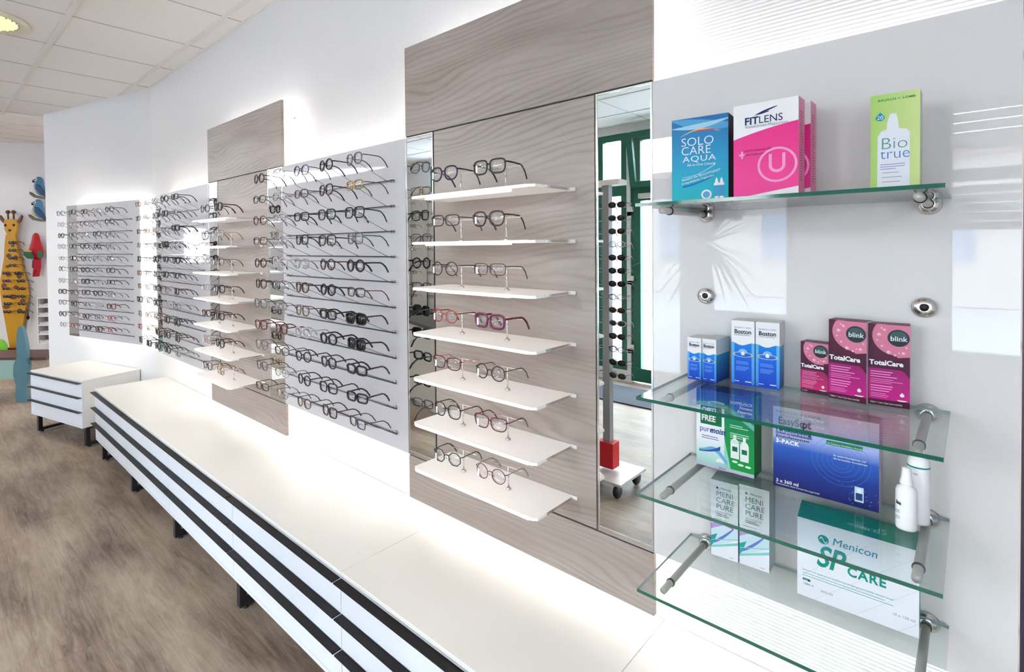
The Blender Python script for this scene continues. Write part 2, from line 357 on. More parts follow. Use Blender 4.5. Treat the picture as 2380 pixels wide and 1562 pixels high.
# ------------------------------------------------------------------ recessed ceiling lamps
LAMP = mat('warm_lamp_glass', srgb(250, 235, 120), .2, emis=(1., .86, .38), es=.62)
RING = mat('warm_white_ring', srgb(235, 228, 205), .3)
lamps = [(-3.80, -.90), (-5.36, -.93), (-2.05, -.9), (-.4, -2.2), (-2.05, -2.7), (-3.775, -2.7), (-7.4, -1.3)]  # the last one is an added, unseen lamp that brightens the far wall
ll = ['round ceiling lamp with yellow glass at the top left corner', 'smaller looking round ceiling lamp further back at the left edge',
      'round ceiling lamp outside the frame above the long bench', 'round ceiling lamp behind the camera by the right window', 'round ceiling lamp behind the camera before the door', 'round ceiling lamp behind the camera near the left windows', 'added ceiling lamp outside the frame, brightening the far giraffe wall']
for (x, y), lb in zip(lamps, ll):
    t = empty('ceiling_lamp', lb, 'lamp', (x, y, CZ if x > -6.35 else CZ+(-6.35-x)/7.15*.55-.01), 0, 'round recessed ceiling lamps')
    MB().lathe([(.150, 0), (.185, 0), (.185, -.010), (.170, -.018), (.150, -.010)], RING, 40).build('trim_ring', t)
    MB().lathe([(.001, -.030), (.07, -.026), (.125, -.012), (.149, -.004), (.149, -.001), (.001, -.001)], LAMP, 40).build('lamp_glass', t)
    fin = MB()
    for k in range(9): aa = R(-60+15*k+90); fin.box(.133*math.cos(aa)-.004, .133*math.cos(aa)+.004, .133*math.sin(aa)-.004, .133*math.sin(aa)+.004, -.016, -.009, CHROME)
    fin.build('reflector_fins', t)
    d = bpy.data.lights.new('downlight', 'SPOT'); d.energy = 24 if x > -6.35 else 90; d.color = (1, .90, .74); d.spot_size = R(140); d.spot_blend = 1; d.shadow_soft_size = .1
    o = bpy.data.objects.new('downlight', d); COL.objects.link(o); o.parent = t; o.location = (0, 0, -.03)

# ------------------------------------------------------------------ wall panels with backlit boxes
def light_box(parent, x0, x1, z0, z1, ya=.014, yb=T-.001, inset=.004):
    m = MB(); w = .006; x0 += inset; x1 -= inset; z0 += inset; z1 -= inset
    m.box(x0, x0+w, ya, yb, z0, z1, LEDBOX); m.box(x1-w, x1, ya, yb, z0, z1, LEDBOX)
    m.box(x0+w, x1-w, ya, yb, z0, z0+w, LEDBOX); m.box(x0+w, x1-w, ya, yb, z1-w, z1, LEDBOX)
    b = m.build('light_box', parent)
    bm_ = MB(); n = max(2, int((z1-z0)/.36))
    for k in range(n):
        z = z0+.07+(z1-z0-.14)*k/(n-1)
        bm_.lathe([(.007, 0), (.007, .002), (.004, .003)], RING, 12, (x1, (ya+yb)/2+.01, z), 'x')
    bm_.build('bolt', b)
    return b
def wood_unit(x0, x1, xm0, xm1, label):
    t = empty('wood_panel', label, 'wall panel', (x0, 0, ZB)); L0 = lambda x: x-x0; z = lambda v: v-ZB
    MB().box(0, L0(x1), 0, .014, z(ZJ+.0045), z(ZT), WOOD).build('top_board', t, bevel=.001)
    MB().box(0, L0(x1), 0, .014, 0, z(ZK-.0045), WOOD).build('bottom_board', t, bevel=.001)
    MB().box(L0(xm0)+.004, L0(xm1)-.004, 0, .014, z(ZK), z(ZJ), WOOD).build('middle_board', t, bevel=.001)
    for a, b in ((x0, xm0), (xm1, x1)):
        m = MB().box(L0(a)+.004, L0(b)-.004, .001, .012, z(ZK)+.012, z(ZJ)-.004, MIRROR).build('mirror_strip', t)
        f = MB(); f.box(L0(a), L0(a)+.004, -.001, .013, z(ZK), z(ZJ), CHROME); f.box(L0(b)-.004, L0(b), -.001, .013, z(ZK), z(ZJ), CHROME)
        f.box(L0(a)+.004, L0(b)-.004, -.001, .013, z(ZK), z(ZK)+.012, CHROME); f.box(L0(a)+.004, L0(b)-.004, -.001, .013, z(ZJ)-.004, z(ZJ), CHROME)
        f.build('chrome_edge', m)
    MB().box(.002, L0(x1)-.002, .004, .0138, z(ZK)-.0045, z(ZJ)+.0045, JOINT).build('dark_backing', t)
    lb = light_box(t, 0, L0(x1), 0, z(ZT)); return t
wood_unit(Xa, Xb, -3.025, -2.4263, 'narrow-looking driftwood wall panel further left with seven lit shelves')
wood_unit(Xc, Xd, -1.2716, -.6788, 'large driftwood wall panel in the centre reaching above the frame')
def grey_unit(x0, x1, label, m, nm='gloss_panel', strip=None, org=(0, 0), rz=0):
    t = empty(nm, label, 'wall panel', (org[0] or x0, org[1], ZK), rz); w = x1-x0; h = ZJ-ZK
    xs = 0
    if strip:
        MB().box(0, strip, 0, .012, 0, h, MIRROR).build('mirror_strip', t); xs = strip+.002
    MB().box(xs, w-.0015, 0, .010, 0, h, m).build('glossy_sheet', t)
    light_box(t, 0, w, 0, h, ya=.0125); return t
grey_unit(Xp, Xa-.0005, 'grey glossy panel between the room corner and the narrow wood panel', GREY, strip=.095)
grey_unit(Xb+.0005, Xc-.0005, 'grey glossy panel between the two driftwood wood panels', GREY)
P3 = grey_unit(Xd+.0005, Xe, 'white glossy panel behind the glass shelves at the right', GLOSS)
PR = Vector((-4.505, .003)); PL = PR+EU*1.04
grey_unit(0, 1.04, 'grey glossy panel alone on the angled end wall', GREY, strip=.155, org=(PL.x, PL.y), rz=A15)
for px_, pz in ((-.4151, 1.337), (-.0607, 1.3376)):
    MB().lathe([(.017, -.004), (.017, -.006), (.008, -.010), (.0055, -.010), (.0055, -.004)], CHROME, 28, (px_-Xd-.0005, 0, pz-ZK), 'y').build('empty_socket', P3)
    MB().lathe([(.0054, -.0105), (.0054, -.002)], RUBBER, 16, (px_-Xd-.0005, 0, pz-ZK), 'y').build('socket_hole', P3)

# ------------------------------------------------------------------ eyeglasses
FR = {}
def fmat(c):
    P = dict(black=(.008, .008, .010), brown=srgb(58, 32, 26), tortoise=srgb(96, 58, 36), burgundy=srgb(92, 22, 32), red=srgb(170, 60, 60),
             navy=srgb(28, 30, 70), silver=srgb(150, 148, 150), grey=srgb(92, 92, 98), clear=srgb(196, 196, 200), gold=srgb(170, 130, 80), purple=srgb(110, 40, 80), green=srgb(26, 60, 50), pink=srgb(200, 140, 140))
    if c not in FR: FR[c] = mat('frame_'+c, P[c], .22, 1.0 if c in ('silver', 'gold') else .1)
    return FR[c]
SH = dict(round=(.0205, .0190, 2.0, 0), panto=(.0215, .0190, 2.5, .10), square=(.0225, .0180, 3.4, .06), rectangular=(.0235, .0150, 3.6, .05),
          oval=(.0230, .0160, 2.2, 0), angular=(.0205, .0190, 2.0, 0), cateye=(.0235, .0170, 3.0, .18), aviator=(.0235, .0200, 2.6, .22))
MC = {}
def cyc(f, n=26, seg=None):
    return [f(2*PI*i/n) for i in range(n)]
def lens_pts(shape, cx, sgn, k=1.0):
    a, b, p, tp = SH[shape]; n = 8 if shape == 'angular' else 26; out = []
    for i in range(n):
        t = 2*PI*(i+(.5 if n == 8 else 0))/n; c, s_ = math.cos(t), math.sin(t)
        x = a*k*math.copysign(abs(c)**(2/p), c); z = b*k*math.copysign(abs(s_)**(2/p), s_)
        x *= (1+tp*(z/b) * .9)
        if shape == 'cateye' and s_ > 0 and c*sgn > 0: z += .003*c*sgn
        y = .0022*(x*sgn/a)      # wrap
        out.append((cx+x, y, z))
    return out
def gmeshes(shape, weight, col, tcol, sun):
    key = (shape, weight, col, tcol, sun)
    if key in MC: return MC[key]
    r = {'thin': .0010, 'metal': .0015, 'acetate': .0023, 'thick': .0032}[weight]; m = fmat(col); tm = fmat(tcol)
    cx = .0275; f = MB()
    for s_ in (-1, 1):
        f.tube(lens_pts(shape, s_*cx, s_), r, m, 6, closed=True, sq=(1.0, 1.0), up=(0, 1, 0))
        a, b, p, tp = SH[shape]
        xe = cx+a
        f.tube([(s_*(xe-.002), .0015, b*.45), (s_*(xe+.0025), .002, b*.5), (s_*(xe+.0042), .006, b*.5)], max(r, .0012), m, 6)
        f.tube([(s_*.006, .001, -.002), (s_*.0065, .005, -.005), (s_*.0055, .006, -.008)], .0012 if weight in ('thin', 'metal') else .0016, fmat('clear'), 5)
    a, b, p, tp = SH[shape]; xi = cx-a
    f.tube([(-xi-.0006, 0, .004), (-xi*.5, -.001, .0068), (xi*.5, -.001, .0068), (xi+.0006, 0, .004)], max(r*1.05, .0011), m, 6)
    if shape == 'aviator': f.tube([(-cx+.006, 0, b*.95), (cx-.006, 0, b*.95)], r, m, 6)
    fm = f.build('rim_front')
    lens = []
    for s_ in (-1, 1):
        L_ = lens_pts(shape, s_*cx, s_, .985); n = len(L_); q = MB()
        vs = [(x, y-.0006, z) for x, y, z in L_]+[(x, y+.0006, z) for x, y, z in L_]+[(s_*cx, -.0022, 0), (s_*cx, -.0010, 0)]
        fs = [(i, (i+1) % n, 2*n) for i in range(n)]+[(n+(i+1) % n, n+i, 2*n+1) for i in range(n)]+[(i, n+i, n+(i+1) % n, (i+1) % n) for i in range(n)]
        q.add(vs, fs, SUNL if sun else LENS, True); lens.append(q.build('lens'))
    tl = []
    tr = {'thin': .0010, 'metal': .0013, 'acetate': .0018, 'thick': .0023}[weight]; bz = b*.5; xe = cx+a+.0042
    for s_ in (-1, 1):
        q = MB()
        q.tube([(s_*xe, .005, bz), (s_*(xe+.001), .03, bz), (s_*(xe+.0005), .066, bz-.0015), (s_*(xe-.001), .078, bz-.006)], [tr, tr*.9, tr, tr], tm, 6, sq=(.7, 1.35))
        q.tube([(s_*(xe-.001), .078, bz-.006), (s_*(xe-.003), .092, bz-.017), (s_*(xe-.005), .105, bz-.036)], [max(tr, .0012), max(tr*1.25, .0017), max(tr*1.3, .0019)],
               tm if weight in ('thick', 'acetate') else (fmat(tcol) if tcol != col else fmat('black' if col != 'gold' else 'tortoise')), 6, sq=(.75, 1.2))
        tl.append(q.build('temple'))
    tags_ = MB(); tags_.box(-cx-.012, -cx-.006, -.006, -.0055, -.013, .006, TAG); tg = tags_.build('price_tag')
    MC[key] = (fm, lens, tl, tg, [False])
    for o in [fm, tg]+lens+tl: COL.objects.unlink(o)
    return MC[key]
def eyeglasses(label, group, loc, rz, shape, weight, col, tcol=None, sun=False, ptag=False, tilt=0, scale=1, cat='eyeglasses', name=None):
    fm, lens, tl, tg, _ = gmeshes(shape, weight, col, tcol or col, sun)
    root = empty(name or ('sunglasses' if sun else 'eyeglasses'), label, 'sunglasses' if sun else cat, loc, rz, group)
    root.rotation_euler = (tilt, 0, rz); root.scale = (scale,)*3
    for src in [fm]+lens+tl+([tg] if ptag else []):
        c = src.copy(); COL.objects.link(c); c.parent = root
    return root

CODE = {  # letter pair: shape, weight, colour, temple colour
    'Rk': ('round', 'acetate', 'black', None), 'RK': ('round', 'thick', 'black', None), 'Rn': ('round', 'metal', 'navy', None), 'Rb': ('round', 'acetate', 'brown', None),
    'Rs': ('round', 'thin', 'silver', None), 'Rg': ('round', 'metal', 'grey', 'brown'), 'Pk': ('panto', 'acetate', 'black', None), 'Pb': ('panto', 'acetate', 'brown', None),
    'Pt': ('panto', 'metal', 'tortoise', 'black'), 'Ps': ('panto', 'thin', 'silver', None), 'Pg': ('panto', 'metal', 'grey', 'black'), 'Sk': ('square', 'acetate', 'black', None),
    'SK': ('square', 'thick', 'black', None), 'Sb': ('square', 'acetate', 'brown', None), 'Sr': ('square', 'acetate', 'burgundy', None), 'Sg': ('square', 'metal', 'grey', 'black'),
    'Ck': ('rectangular', 'acetate', 'black', None), 'CK': ('rectangular', 'thick', 'black', None), 'Cs': ('rectangular', 'thin', 'silver', 'black'), 'Cg': ('rectangular', 'metal', 'gold', 'tortoise'),
    'Cb': ('rectangular', 'metal', 'brown', None), 'Cr': ('rectangular', 'metal', 'black', 'burgundy'), 'Ok': ('oval', 'metal', 'black', None), 'Os': ('oval', 'thin', 'silver', 'grey'),
    'Oc': ('panto', 'acetate', 'clear', None), 'Og': ('oval', 'metal', 'gold', 'brown'), 'Av': ('aviator', 'thin', 'grey', None), 'Rr': ('round', 'metal', 'burgundy', 'black'),
    'Sp': ('square', 'metal', 'red', 'brown'), 'Or': ('oval', 'metal', 'red', 'black'), 'XK': ('square', 'thick', 'black', None), 'Cn': ('rectangular', 'metal', 'navy', 'black')}
P2T = ['Pg Rk Rn Rs Rk', 'Cg Pb Cb Os Ok', 'Sk Sk Ck Cs Rr', 'Sg Sb Sk Os Cb', 'RK Rb Ps Oc Rb', 'Cr RK Pb Cs Pb', 'XK CK Pt Cs Pg', 'XK RK Oc Sr Sr', 'CK Pk Rk Ok Av', 'CK Sk Rk Os Pg', 'Cn Sb Rr Os Cb']
P1T = ['Ck Rk Rs Cs Og', 'Rs Sk Pg Os Cb', 'CK Os Rs Og Cb', 'Ps XK Cs Rs Os', 'Rk CK Pk Os Sk', 'Ok Pk Rg Cs Or', 'Pb Ps Cr Os Og', 'Ps Oc Pk Cs Sk', 'Rk Pk Cs Og Ps', 'Pb Pk Rb Os Or', 'Os Pk Rk SK Rk']
PET = ['Rk Ps Sb Sk Pg', 'Rk Rs Rr Os Ps', 'Sg Pb Rs Pn Rk', 'Ps Rk Pk Sk Oc', 'Rg Rs Rn Sk Os', 'Sk Os Rk Pk Pn', 'Ck Rs SK Ps Oc', 'Rs Pk Sb Rg Sk', 'Sr Oc Cs Rk Pg', 'Sp Os Rb Os Rk', 'Or Sr CK Or Rs']
CODE['Pn'] = ('panto', 'metal', 'navy', 'black')
WT = {'thin': 'thin', 'metal': 'fine', 'acetate': '', 'thick': 'thick'}
def desc(c):
    s_, w, col, tc = CODE[c]
    return (' '.join(x for x in (WT[w], col, {'panto': 'rounded'}.get(s_, s_)) if x))
def rail_rows(table, org, ux, nrm, first, gname, pname, rz, k0x, railw, skip_sun=True):
    """org: point on panel front at the column nearest the camera; ux: direction away from camera along panel; nrm: into the room"""
    for r_, row in enumerate(table):
        zr = 1.685-.09*r_
        zl = zr+.064
        # local x runs against ux
        base = Vector((org[0], org[1], 0))+ux*(-.045)
        t = empty('display_rail', 'clear holder rail with pegs, %s from top on the %s' % (ORD[r_], pname), 'display rail', (base.x, base.y, zr), rz, 'holder rails on the '+pname)
        t['label'] = ('%s rail from the top, clear with five pegs, on the %s' % (ORD[r_], pname))
        MB().box(-railw, 0, -.016, -.011, -.0022, .0022, RAILM).build('rail_bar', t)
        for xx in (-.02, -railw+.02): MB().tube([(xx, -.0002, 0), (xx, -.0101, 0)], .006, CHROME, 10).build('standoff', t)
        for k in range(5):
            xx = -.045-.175*k
            MB().tube([(xx, -.012, .002), (xx, -.055, .020), (xx, -.125, .052), (xx, -.1465, .058)], .0012, CLEARROD, 5).build('peg', t)
        for k, c in enumerate(row.split()):
            s_, w, col, tc = CODE[c]
            p = Vector((org[0], org[1], 0))+ux*(.175*k+random.uniform(-.002, .002))+nrm*(.151+random.uniform(.0, .003))
            sun = c == 'XK'
            nm = 'sunglasses' if sun else 'eyeglasses'
            lb = '%s %s, %s from right in %s row on %s' % (desc(c), nm, ORD[k], ORD[r_], gname)
            eyeglasses(lb, nm+' on the '+gname, (p.x, p.y, zl+random.uniform(-.003, .003)), rz+R(random.uniform(-6, 6)), s_, w, col, tc, sun=sun, tilt=R(random.uniform(-3, 3)))
V2 = lambda v: Vector((v[0], v[1], 0))
rail_rows(P2T, (-1.503, 0), Vector((-1, 0, 0)), Vector((0, -1, 0)), 0, 'middle grey panel', 'middle grey panel', 0, 0, .77)
rail_rows(P1T, (-3.25, 0), Vector((-1, 0, 0)), Vector((0, -1, 0)), 0, 'corner grey panel', 'corner grey panel', 0, 0, .77)
eo = PR+EU*.115
rail_rows(PET, (eo.x, eo.y), V2(EU), V2(EN), 0, 'end wall panel', 'end wall panel', A15, 0, .79)

# ------------------------------------------------------------------ lit shelves on the wood panels
def lit_shelf(x0, z, label, group, width=.449):
    t = empty('lit_shelf', label, 'shelf', (x0, 0, z), 0, group); W = width; D = .174; c = .012
    pts = [(c, -D), (W-c, -D), (W, -D+c), (W, -.012), (W-.008, -.001), (.008, -.001), (0, -.012), (0, -D+c)]
    MB().prism([(.001+x*(W-.002)/W, max(y, -D+.003)) for x, y in pts], -.0035, .0035, SHELFM).build('shelf_board', t)
    MB().box(.02, W-.02, -D-.0005, -D+.003, -.0032, .0032, SHELFE).build('lit_edge', t)
    MB().box(.05, W-.09, -D+.02, -D+.034, -.0075, -.0036, SHELFE).build('light_strip', t)
    MB().box(W-.012, W+.012, -.006, -.0002, -.005, .005, WHITE).build('wall_clip', t, bevel=.003)
    MB().box(W-.0009, W+.0006, -D+.05, -.012, -.0025, .0035, CHROME).build('chrome_side_edge', t)
    for px_ in (.134, .3005):
        p = MB().tube([(px_, -.0886, .0036), (px_, -.0886, .066)], .0021, CHROME, 8); p.tube([(px_-.05, -.0886, .0655), (px_+.05, -.0886, .0655)], .0012, CHROME, 6)
        p = p.build('support_post', t)
        MB().lathe([(.0075, .0036), (.0075, .0065), (.005, .009)], CHROME, 14, (px_, -.0886, 0)).build('post_base', p)
    return t
BS = [('Rb2', 'Sk2'), ('Ck2', 'Sr2'), ('Rb3', 'Hf'), ('Red', 'Pur'), ('Cat', 'Rg2'), ('Bk', 'Cat2'), ('Ang', 'Rr2')]
C2_ = {'Rb2': ('panto', 'acetate', 'navy', 'black', 'navy rounded'), 'Sk2': ('square', 'acetate', 'black', None, 'black square'), 'Ck2': ('rectangular', 'metal', 'brown', None, 'slim dark brown rectangular'),
       'Sr2': ('panto', 'acetate', 'brown', None, 'dark brown rounded'), 'Rb3': ('round', 'metal', 'brown', None, 'dark brown round'), 'Hf': ('rectangular', 'thin', 'brown', 'brown', 'half-rim brown rectangular'),
       'Red': ('angular', 'metal', 'red', 'burgundy', 'red octagonal'), 'Pur': ('square', 'thick', 'purple', 'burgundy', 'purple square'), 'Cat': ('cateye', 'metal', 'burgundy', 'pink', 'fine burgundy upswept'),
       'Rg2': ('round', 'metal', 'brown', 'grey', 'brown round wire'), 'Bk': ('panto', 'metal', 'black', 'brown', 'fine black rounded'), 'Cat2': ('cateye', 'metal', 'burgundy', 'purple', 'dark purple upswept'),
       'Ang': ('angular', 'metal', 'green', 'green', 'dark green octagonal'), 'Rr2': ('round', 'thin', 'burgundy', 'silver', 'thin burgundy round wire'),
       'a1': ('panto', 'thick', 'black', 'burgundy', 'thick black rounded'), 'a2': ('round', 'metal', 'brown', 'burgundy', 'dark brown round'), 'a3': ('square', 'thin', 'silver', 'gold', 'rimless silver square'),
       'a4': ('panto', 'metal', 'navy', 'black', 'fine navy rounded'), 'a5': ('round', 'thin', 'burgundy', None, 'thin burgundy round'), 'a6': ('square', 'thin', 'clear', 'silver', 'clear square'),
       'a7': ('panto', 'acetate', 'black', 'brown', 'black rounded'), 'a8': ('round', 'thin', 'gold', 'gold', 'thin gold round'), 'a9': ('oval', 'acetate', 'brown', None, 'dark brown oval'), 'a0': ('panto', 'thin', 'pink', 'tortoise', 'thin pink rounded')}
AS = [('a2', 'a1'), ('a4', 'a3'), ('a6', 'a5'), ('a6', 'a7'), ('a9', 'Sk2'), ('a0', 'a7'), ('Bk', 'a8')]
for nm, x0, SS, wn, in (('large', -1.197, BS, 'large wood panel'), ('small', -2.944, AS, 'narrow wood panel')):
    for i in range(7):
        z = 1.5945-.1347*i
        lit_shelf(x0, z, 'lit white acrylic shelf, %s from the top on the %s' % (ORD[i], wn), 'lit shelves on the '+wn)
        for k in (0, 1):
            s_, w, col, tc, ds = C2_[SS[i][k]]
            px_ = x0+(.126, .292)[k]+random.uniform(-.004, .004)
            b_ = SH[s_][1]*.5
            eyeglasses('%s eyeglasses, %s on the %s lit shelf of %s' % (ds, ('left', 'right')[k], ORD[i], wn), 'eyeglasses on the lit shelves of the '+wn,
                       (px_, -.150, z+.066+.0050-b_), R(random.uniform(-3, 6)), s_, w, col, tc, ptag=True)

# ------------------------------------------------------------------ drawer bench
def leg_frame(mb, x, ya, yb, h, s_=.022):
    mb.box(x-s_/2, x+s_/2, ya, ya+s_, .012, h, BLACK); mb.box(x-s_/2, x+s_/2, yb-s_, yb, .012, h, BLACK)
    mb.box(x-s_/2, x+s_/2, ya+s_, yb-s_, .012, .034, BLACK); mb.box(x-s_/2, x+s_/2, ya+s_, yb-s_, h-.018, h, BLACK)
    for yy in (ya+.03, yb-.03): mb.lathe([(.012, 0), (.012, .004), (.006, .012)], BLACK, 10, (x, yy, 0))
def drawer_unit(label, loc, rz, W, D, group, top=.012, legs=None):
    """local: x along the front, y=0 the front plane, +y to the wall"""
    t = empty('drawer_cabinet', label, 'cabinet', loc, rz, group)
    zb, zt = .152, .5-top
    c = MB(); c.box(.001, W-.001, .018, D, zb, zt, WHITE); c.build('body', t, bevel=.001)
    h = (zt-.003-zb-.016)/3
    MB().box(.001, W-.001, .0, .018, zb, zb+.014, WHITEF).build('base_strip', t)
    for k in range(3):
        z0 = zb+.016+h*k; z1 = z0+h-.002
        d = MB().box(.0015, W-.0015, 0, .0178, z0, z1, WHITEF).build('drawer', t)
        hd = MB()
        # angled grip lip along the whole top edge of the drawer
        a = [(.0, z1-.0005), (-.028, z1-.0005), (-.029, z1-.004), (-.0265, z1-.004), (-.0, z1-.003)]
        hd.prism(a, .003, W-.003, HANDLE, axis='x'); hd.build('grip_handle', d)
    for x in (legs or (.03, W-.03)):
        lf = MB(); leg_frame(lf, x if x > 0 else W+x, .03, D-.03, zb, .028); lf.build('leg_frame', t)
    return t
BX = [-4.287, -3.538, -2.806, -2.065, -1.3173, -.5544, .2]
names_ = ['first white drawer cabinet of the long bench, nearest the corner', 'second white drawer cabinet of the long bench from the corner', 'third white drawer cabinet of the long bench from the corner',
          'fourth white drawer cabinet of the long bench, below the middle grey panel', 'fifth white drawer cabinet of the long bench, below the large wood panel', 'last white drawer cabinet of the long bench, at the lower right edge']
for i in range(6):
    drawer_unit(names_[i], (BX[i], -.3487, 0), 0, BX[i+1]-BX[i], .3487+T-.004, 'white drawer cabinets of the long bench', legs=(.03, -.03) if i == 0 else (-.03,))
for a_, b_, lb in ((-4.287, -1.3165, 'long white worktop board over the left part of the bench'), (-1.3155, -.5548, 'short white worktop board below the large wood panel'), (-.554, .2, 'white worktop board below the glass shelves')):
    tag(MB().box(a_, b_, -.3487, T-.002, .4882, .5, WHITE).build('worktop', bevel=.0015), lb, 'worktop')
CO = Vector((-4.722, .056)); cw = .76; cd = .435
co = CO+EN*cd+EU*cw
t = drawer_unit('separate low white drawer cabinet with black legs against the end wall', (co.x, co.y, 0), A15, cw, cd-.01, None)
MB().box(0, cw, 0, cd-.008, .4882, .5, WHITE).build('cabinet_top', t, bevel=.0015)

exec_marker = 0
# ------------------------------------------------------------------ glass shelves with brackets
GX0, GX1, GY = -.4447, -.0275, -.2770
for i, (zr, nm) in enumerate(((1.5125, 'topmost clear glass shelf, holding the pink carton'), (1.156, 'second clear glass shelf, holding the purple and blue cartons'), (.9765, 'third clear glass shelf, holding the dark blue carton'), (.797, 'lowest clear glass shelf, holding the green topped carton'))):
    z0 = zr+.0066; z1 = z0+.006
    t = empty('glass_shelf', nm, 'shelf', (GX0, 0, z0), 0, 'clear glass shelves'); W = GX1-GX0
    m = MB(); vs = [(x, y, z) for x in (0, W) for y in (GY, -.012) for z in (0, .006)]
    m.add(vs, [(0, 2, 6, 4), (1, 5, 7, 3)], SHEET); m.add(vs, [(0, 4, 5, 1)], SEDGE); m.add(vs, [(0, 1, 3, 2), (4, 6, 7, 5), (2, 3, 7, 6)], SEDGES)
    m.build('glass_sheet', t)
    for xx in (.030, W-.0285):
        b = MB().tube([(xx, -.012, -.0066), (xx, -.232, -.0066)], .0062, STEEL, 16).build('bracket_rod', t)
        MB().lathe([(.0175, -.0005), (.0165, -.004), (.0095, -.013), (.0062, -.013)], CHROME, 26, (xx, 0, -.0066), 'y').build('wall_flange', b)
        for yy in (-.020, -.197): MB().lathe([(.0062, -.0022), (.0078, -.0016), (.0078, .0016), (.0062, .0022)], RUBBER, 18, (xx, yy, -.0066), 'y').build('rubber_ring', b)

# ------------------------------------------------------------------ cartons
def T_(parent, s, u, v, size, m, align='LEFT', sx=1., shear=0., off=0., name='lettering', y=-.0006, rot=0, sp=1.):
    cu = bpy.data.curves.new(name, 'FONT'); cu.body = s; cu.size = size; cu.align_x = align; cu.shear = shear; cu.offset = off; cu.space_character = sp
    cu.resolution_u = 3; cu.extrude = .00008
    o = bpy.data.objects.new(name, cu); COL.objects.link(o)
    dg = bpy.context.evaluated_depsgraph_get(); me = bpy.data.meshes.new_from_object(o.evaluated_get(dg)); bpy.data.objects.remove(o)
    me.materials.clear(); me.materials.append(m)
    q = bpy.data.objects.new(name, me); COL.objects.link(q); q.parent = parent; q.location = (u, y, v); q.rotation_euler = (R(90), rot, 0); q.scale = (sx, 1, 1)
    return q
def flat(name, c, rough=.5): return mat('print_'+name, tuple(v*.84 for v in srgb(*c)), rough, spec=.2)
def grad(name, c0, c1, z0, z1, axis=2, rough=.4, mid=None):
    if name in MATS: return MATS[name]
    m = mat(name, (1, 1, 1), rough, spec=.2); srgb = lambda *q: tuple(v*.84 for v in globals()['srgb'](*q)); N, L, b = nt(m); tc = N.new('ShaderNodeTexCoord'); sx = N.new('ShaderNodeSeparateXYZ'); mr = N.new('ShaderNodeMapRange'); cr = N.new('ShaderNodeValToRGB')
    mr.inputs[1].default_value = z0; mr.inputs[2].default_value = z1
    L.new(tc.outputs['Object'], sx.inputs[0]); L.new(sx.outputs[axis], mr.inputs[0]); L.new(mr.outputs[0], cr.inputs[0]); L.new(cr.outputs[0], b.inputs['Base Color'])
    cr.color_ramp.elements[0].color = (*srgb(*c0), 1); cr.color_ramp.elements[1].color = (*srgb(*c1), 1)
    if mid: k = cr.color_ramp.elements.new(mid[0]); k.color = (*srgb(*mid[1]), 1)
    return m
class Art:
    """flat prints laid on the front face; every layer a hair further out"""
    def __init__(s, W, H): s.W, s.H, s.m, s.k = W, H, MB(), 0
    def poly(s, pts, m):
        s.k += 1; y = -.00005-.00003*s.k
        s.m.add([(min(max(u, 0), 1)*s.W, y, min(max(v, 0), .999)*s.H) for u, v in pts], [tuple(range(len(pts)))], m); return s
    def rect(s, u0, v0, u1, v1, m): return s.poly([(u0, v0), (u1, v0), (u1, v1), (u0, v1)], m)
    def disc(s, u, v, r, m, ry=None, n=28, a0=0, a1=360, r2=None):
        """radius in width units (metres/W)"""
        k = s.W/s.H; ry = ry or r
        pts = [(u+r*math.cos(R(a0+(a1-a0)*i/n)), v+ry*k*math.sin(R(a0+(a1-a0)*i/n))) for i in range(n+(1 if a1-a0 < 360 else 0))]
        if r2 is None: return s.poly(pts, m)
        s.k += 1; y = -.00005-.00003*s.k; q = r2/r
        pts = [(u+r*math.cos(R(a0+(a1-a0)*i/n)), v+ry*k*math.sin(R(a0+(a1-a0)*i/n))) for i in range(n+1)]
        inn = [(u+(a-u)*q, v+(b-v)*q) for a, b in pts]
        V = [(a*s.W, y, b*s.H) for a, b in pts+inn]; N = n+1
        s.m.add(V, [(i, i+1, N+i+1, N+i) for i in range(n)], m); return s
    def band(s, top, bot, m):
        s.k += 1; y = -.00005-.00003*s.k; n = len(top)
        s.m.add([(u*s.W, y, v*s.H) for u, v in top+bot], [(i, i+1, n+i+1, n+i) for i in range(n-1)], m); return s
    def drop(s, u, v, r, m):
        k = s.W/s.H; pts = []
        for i in range(24):
            a = 2*PI*i/24; x = math.sin(a); z = -math.cos(a)
            f = 1 if z < .1 else max(0, 1-(z-.1)/.9)**.8
            pts.append((u+r*x*f, v+r*k*(z if z < .1 else z*1.5)))
        return s.poly(pts, m)
    def lines(s, u0, u1, v, n, dv, h, m, seed=1):
        rr = random.Random(seed)
        for i in range(n): s.rect(u0, v-dv*i, u0+(u1-u0)*rr.uniform(.6, 1), v-dv*i+h, m)
        return s
    def build(s, parent): return s.m.build('printed_design', parent)
def carton(name, label, fl, fr, z, H, D, mfront, mside, mtop, group=None, cat='box', mleft=None):
    a, b = Vector(fl), Vector(fr); W = (b-a).length; rz = math.atan2(b.y-a.y, b.x-a.x)
    t = empty(name, label, cat, (a.x, a.y, z+.0001), rz, group)
    m = MB(); vs = [(x, y, zz) for x in (0, W) for y in (0, D) for zz in (0, H)]
    m.add(vs, [(0, 4, 5, 1)], mfront); m.add(vs, [(4, 6, 7, 5)], mside); m.add(vs, [(0, 1, 3, 2), (2, 3, 7, 6)], mleft or mside); m.add(vs, [(1, 5, 7, 3), (0, 2, 6, 4)], mtop)
    m.build('carton', t); return t, W, H, Art(W, H)
cw_ = flat('white', (246, 246, 248)); cnavy = flat('navy', (24, 36, 92)); clb = flat('paleblue', (170, 214, 236)); cgrey = flat('grey', (150, 152, 160)); cblk = flat('black', (24, 24, 32))
S1, S2_, S3, S4 = 1.5251, 1.1686, .9891, .8096
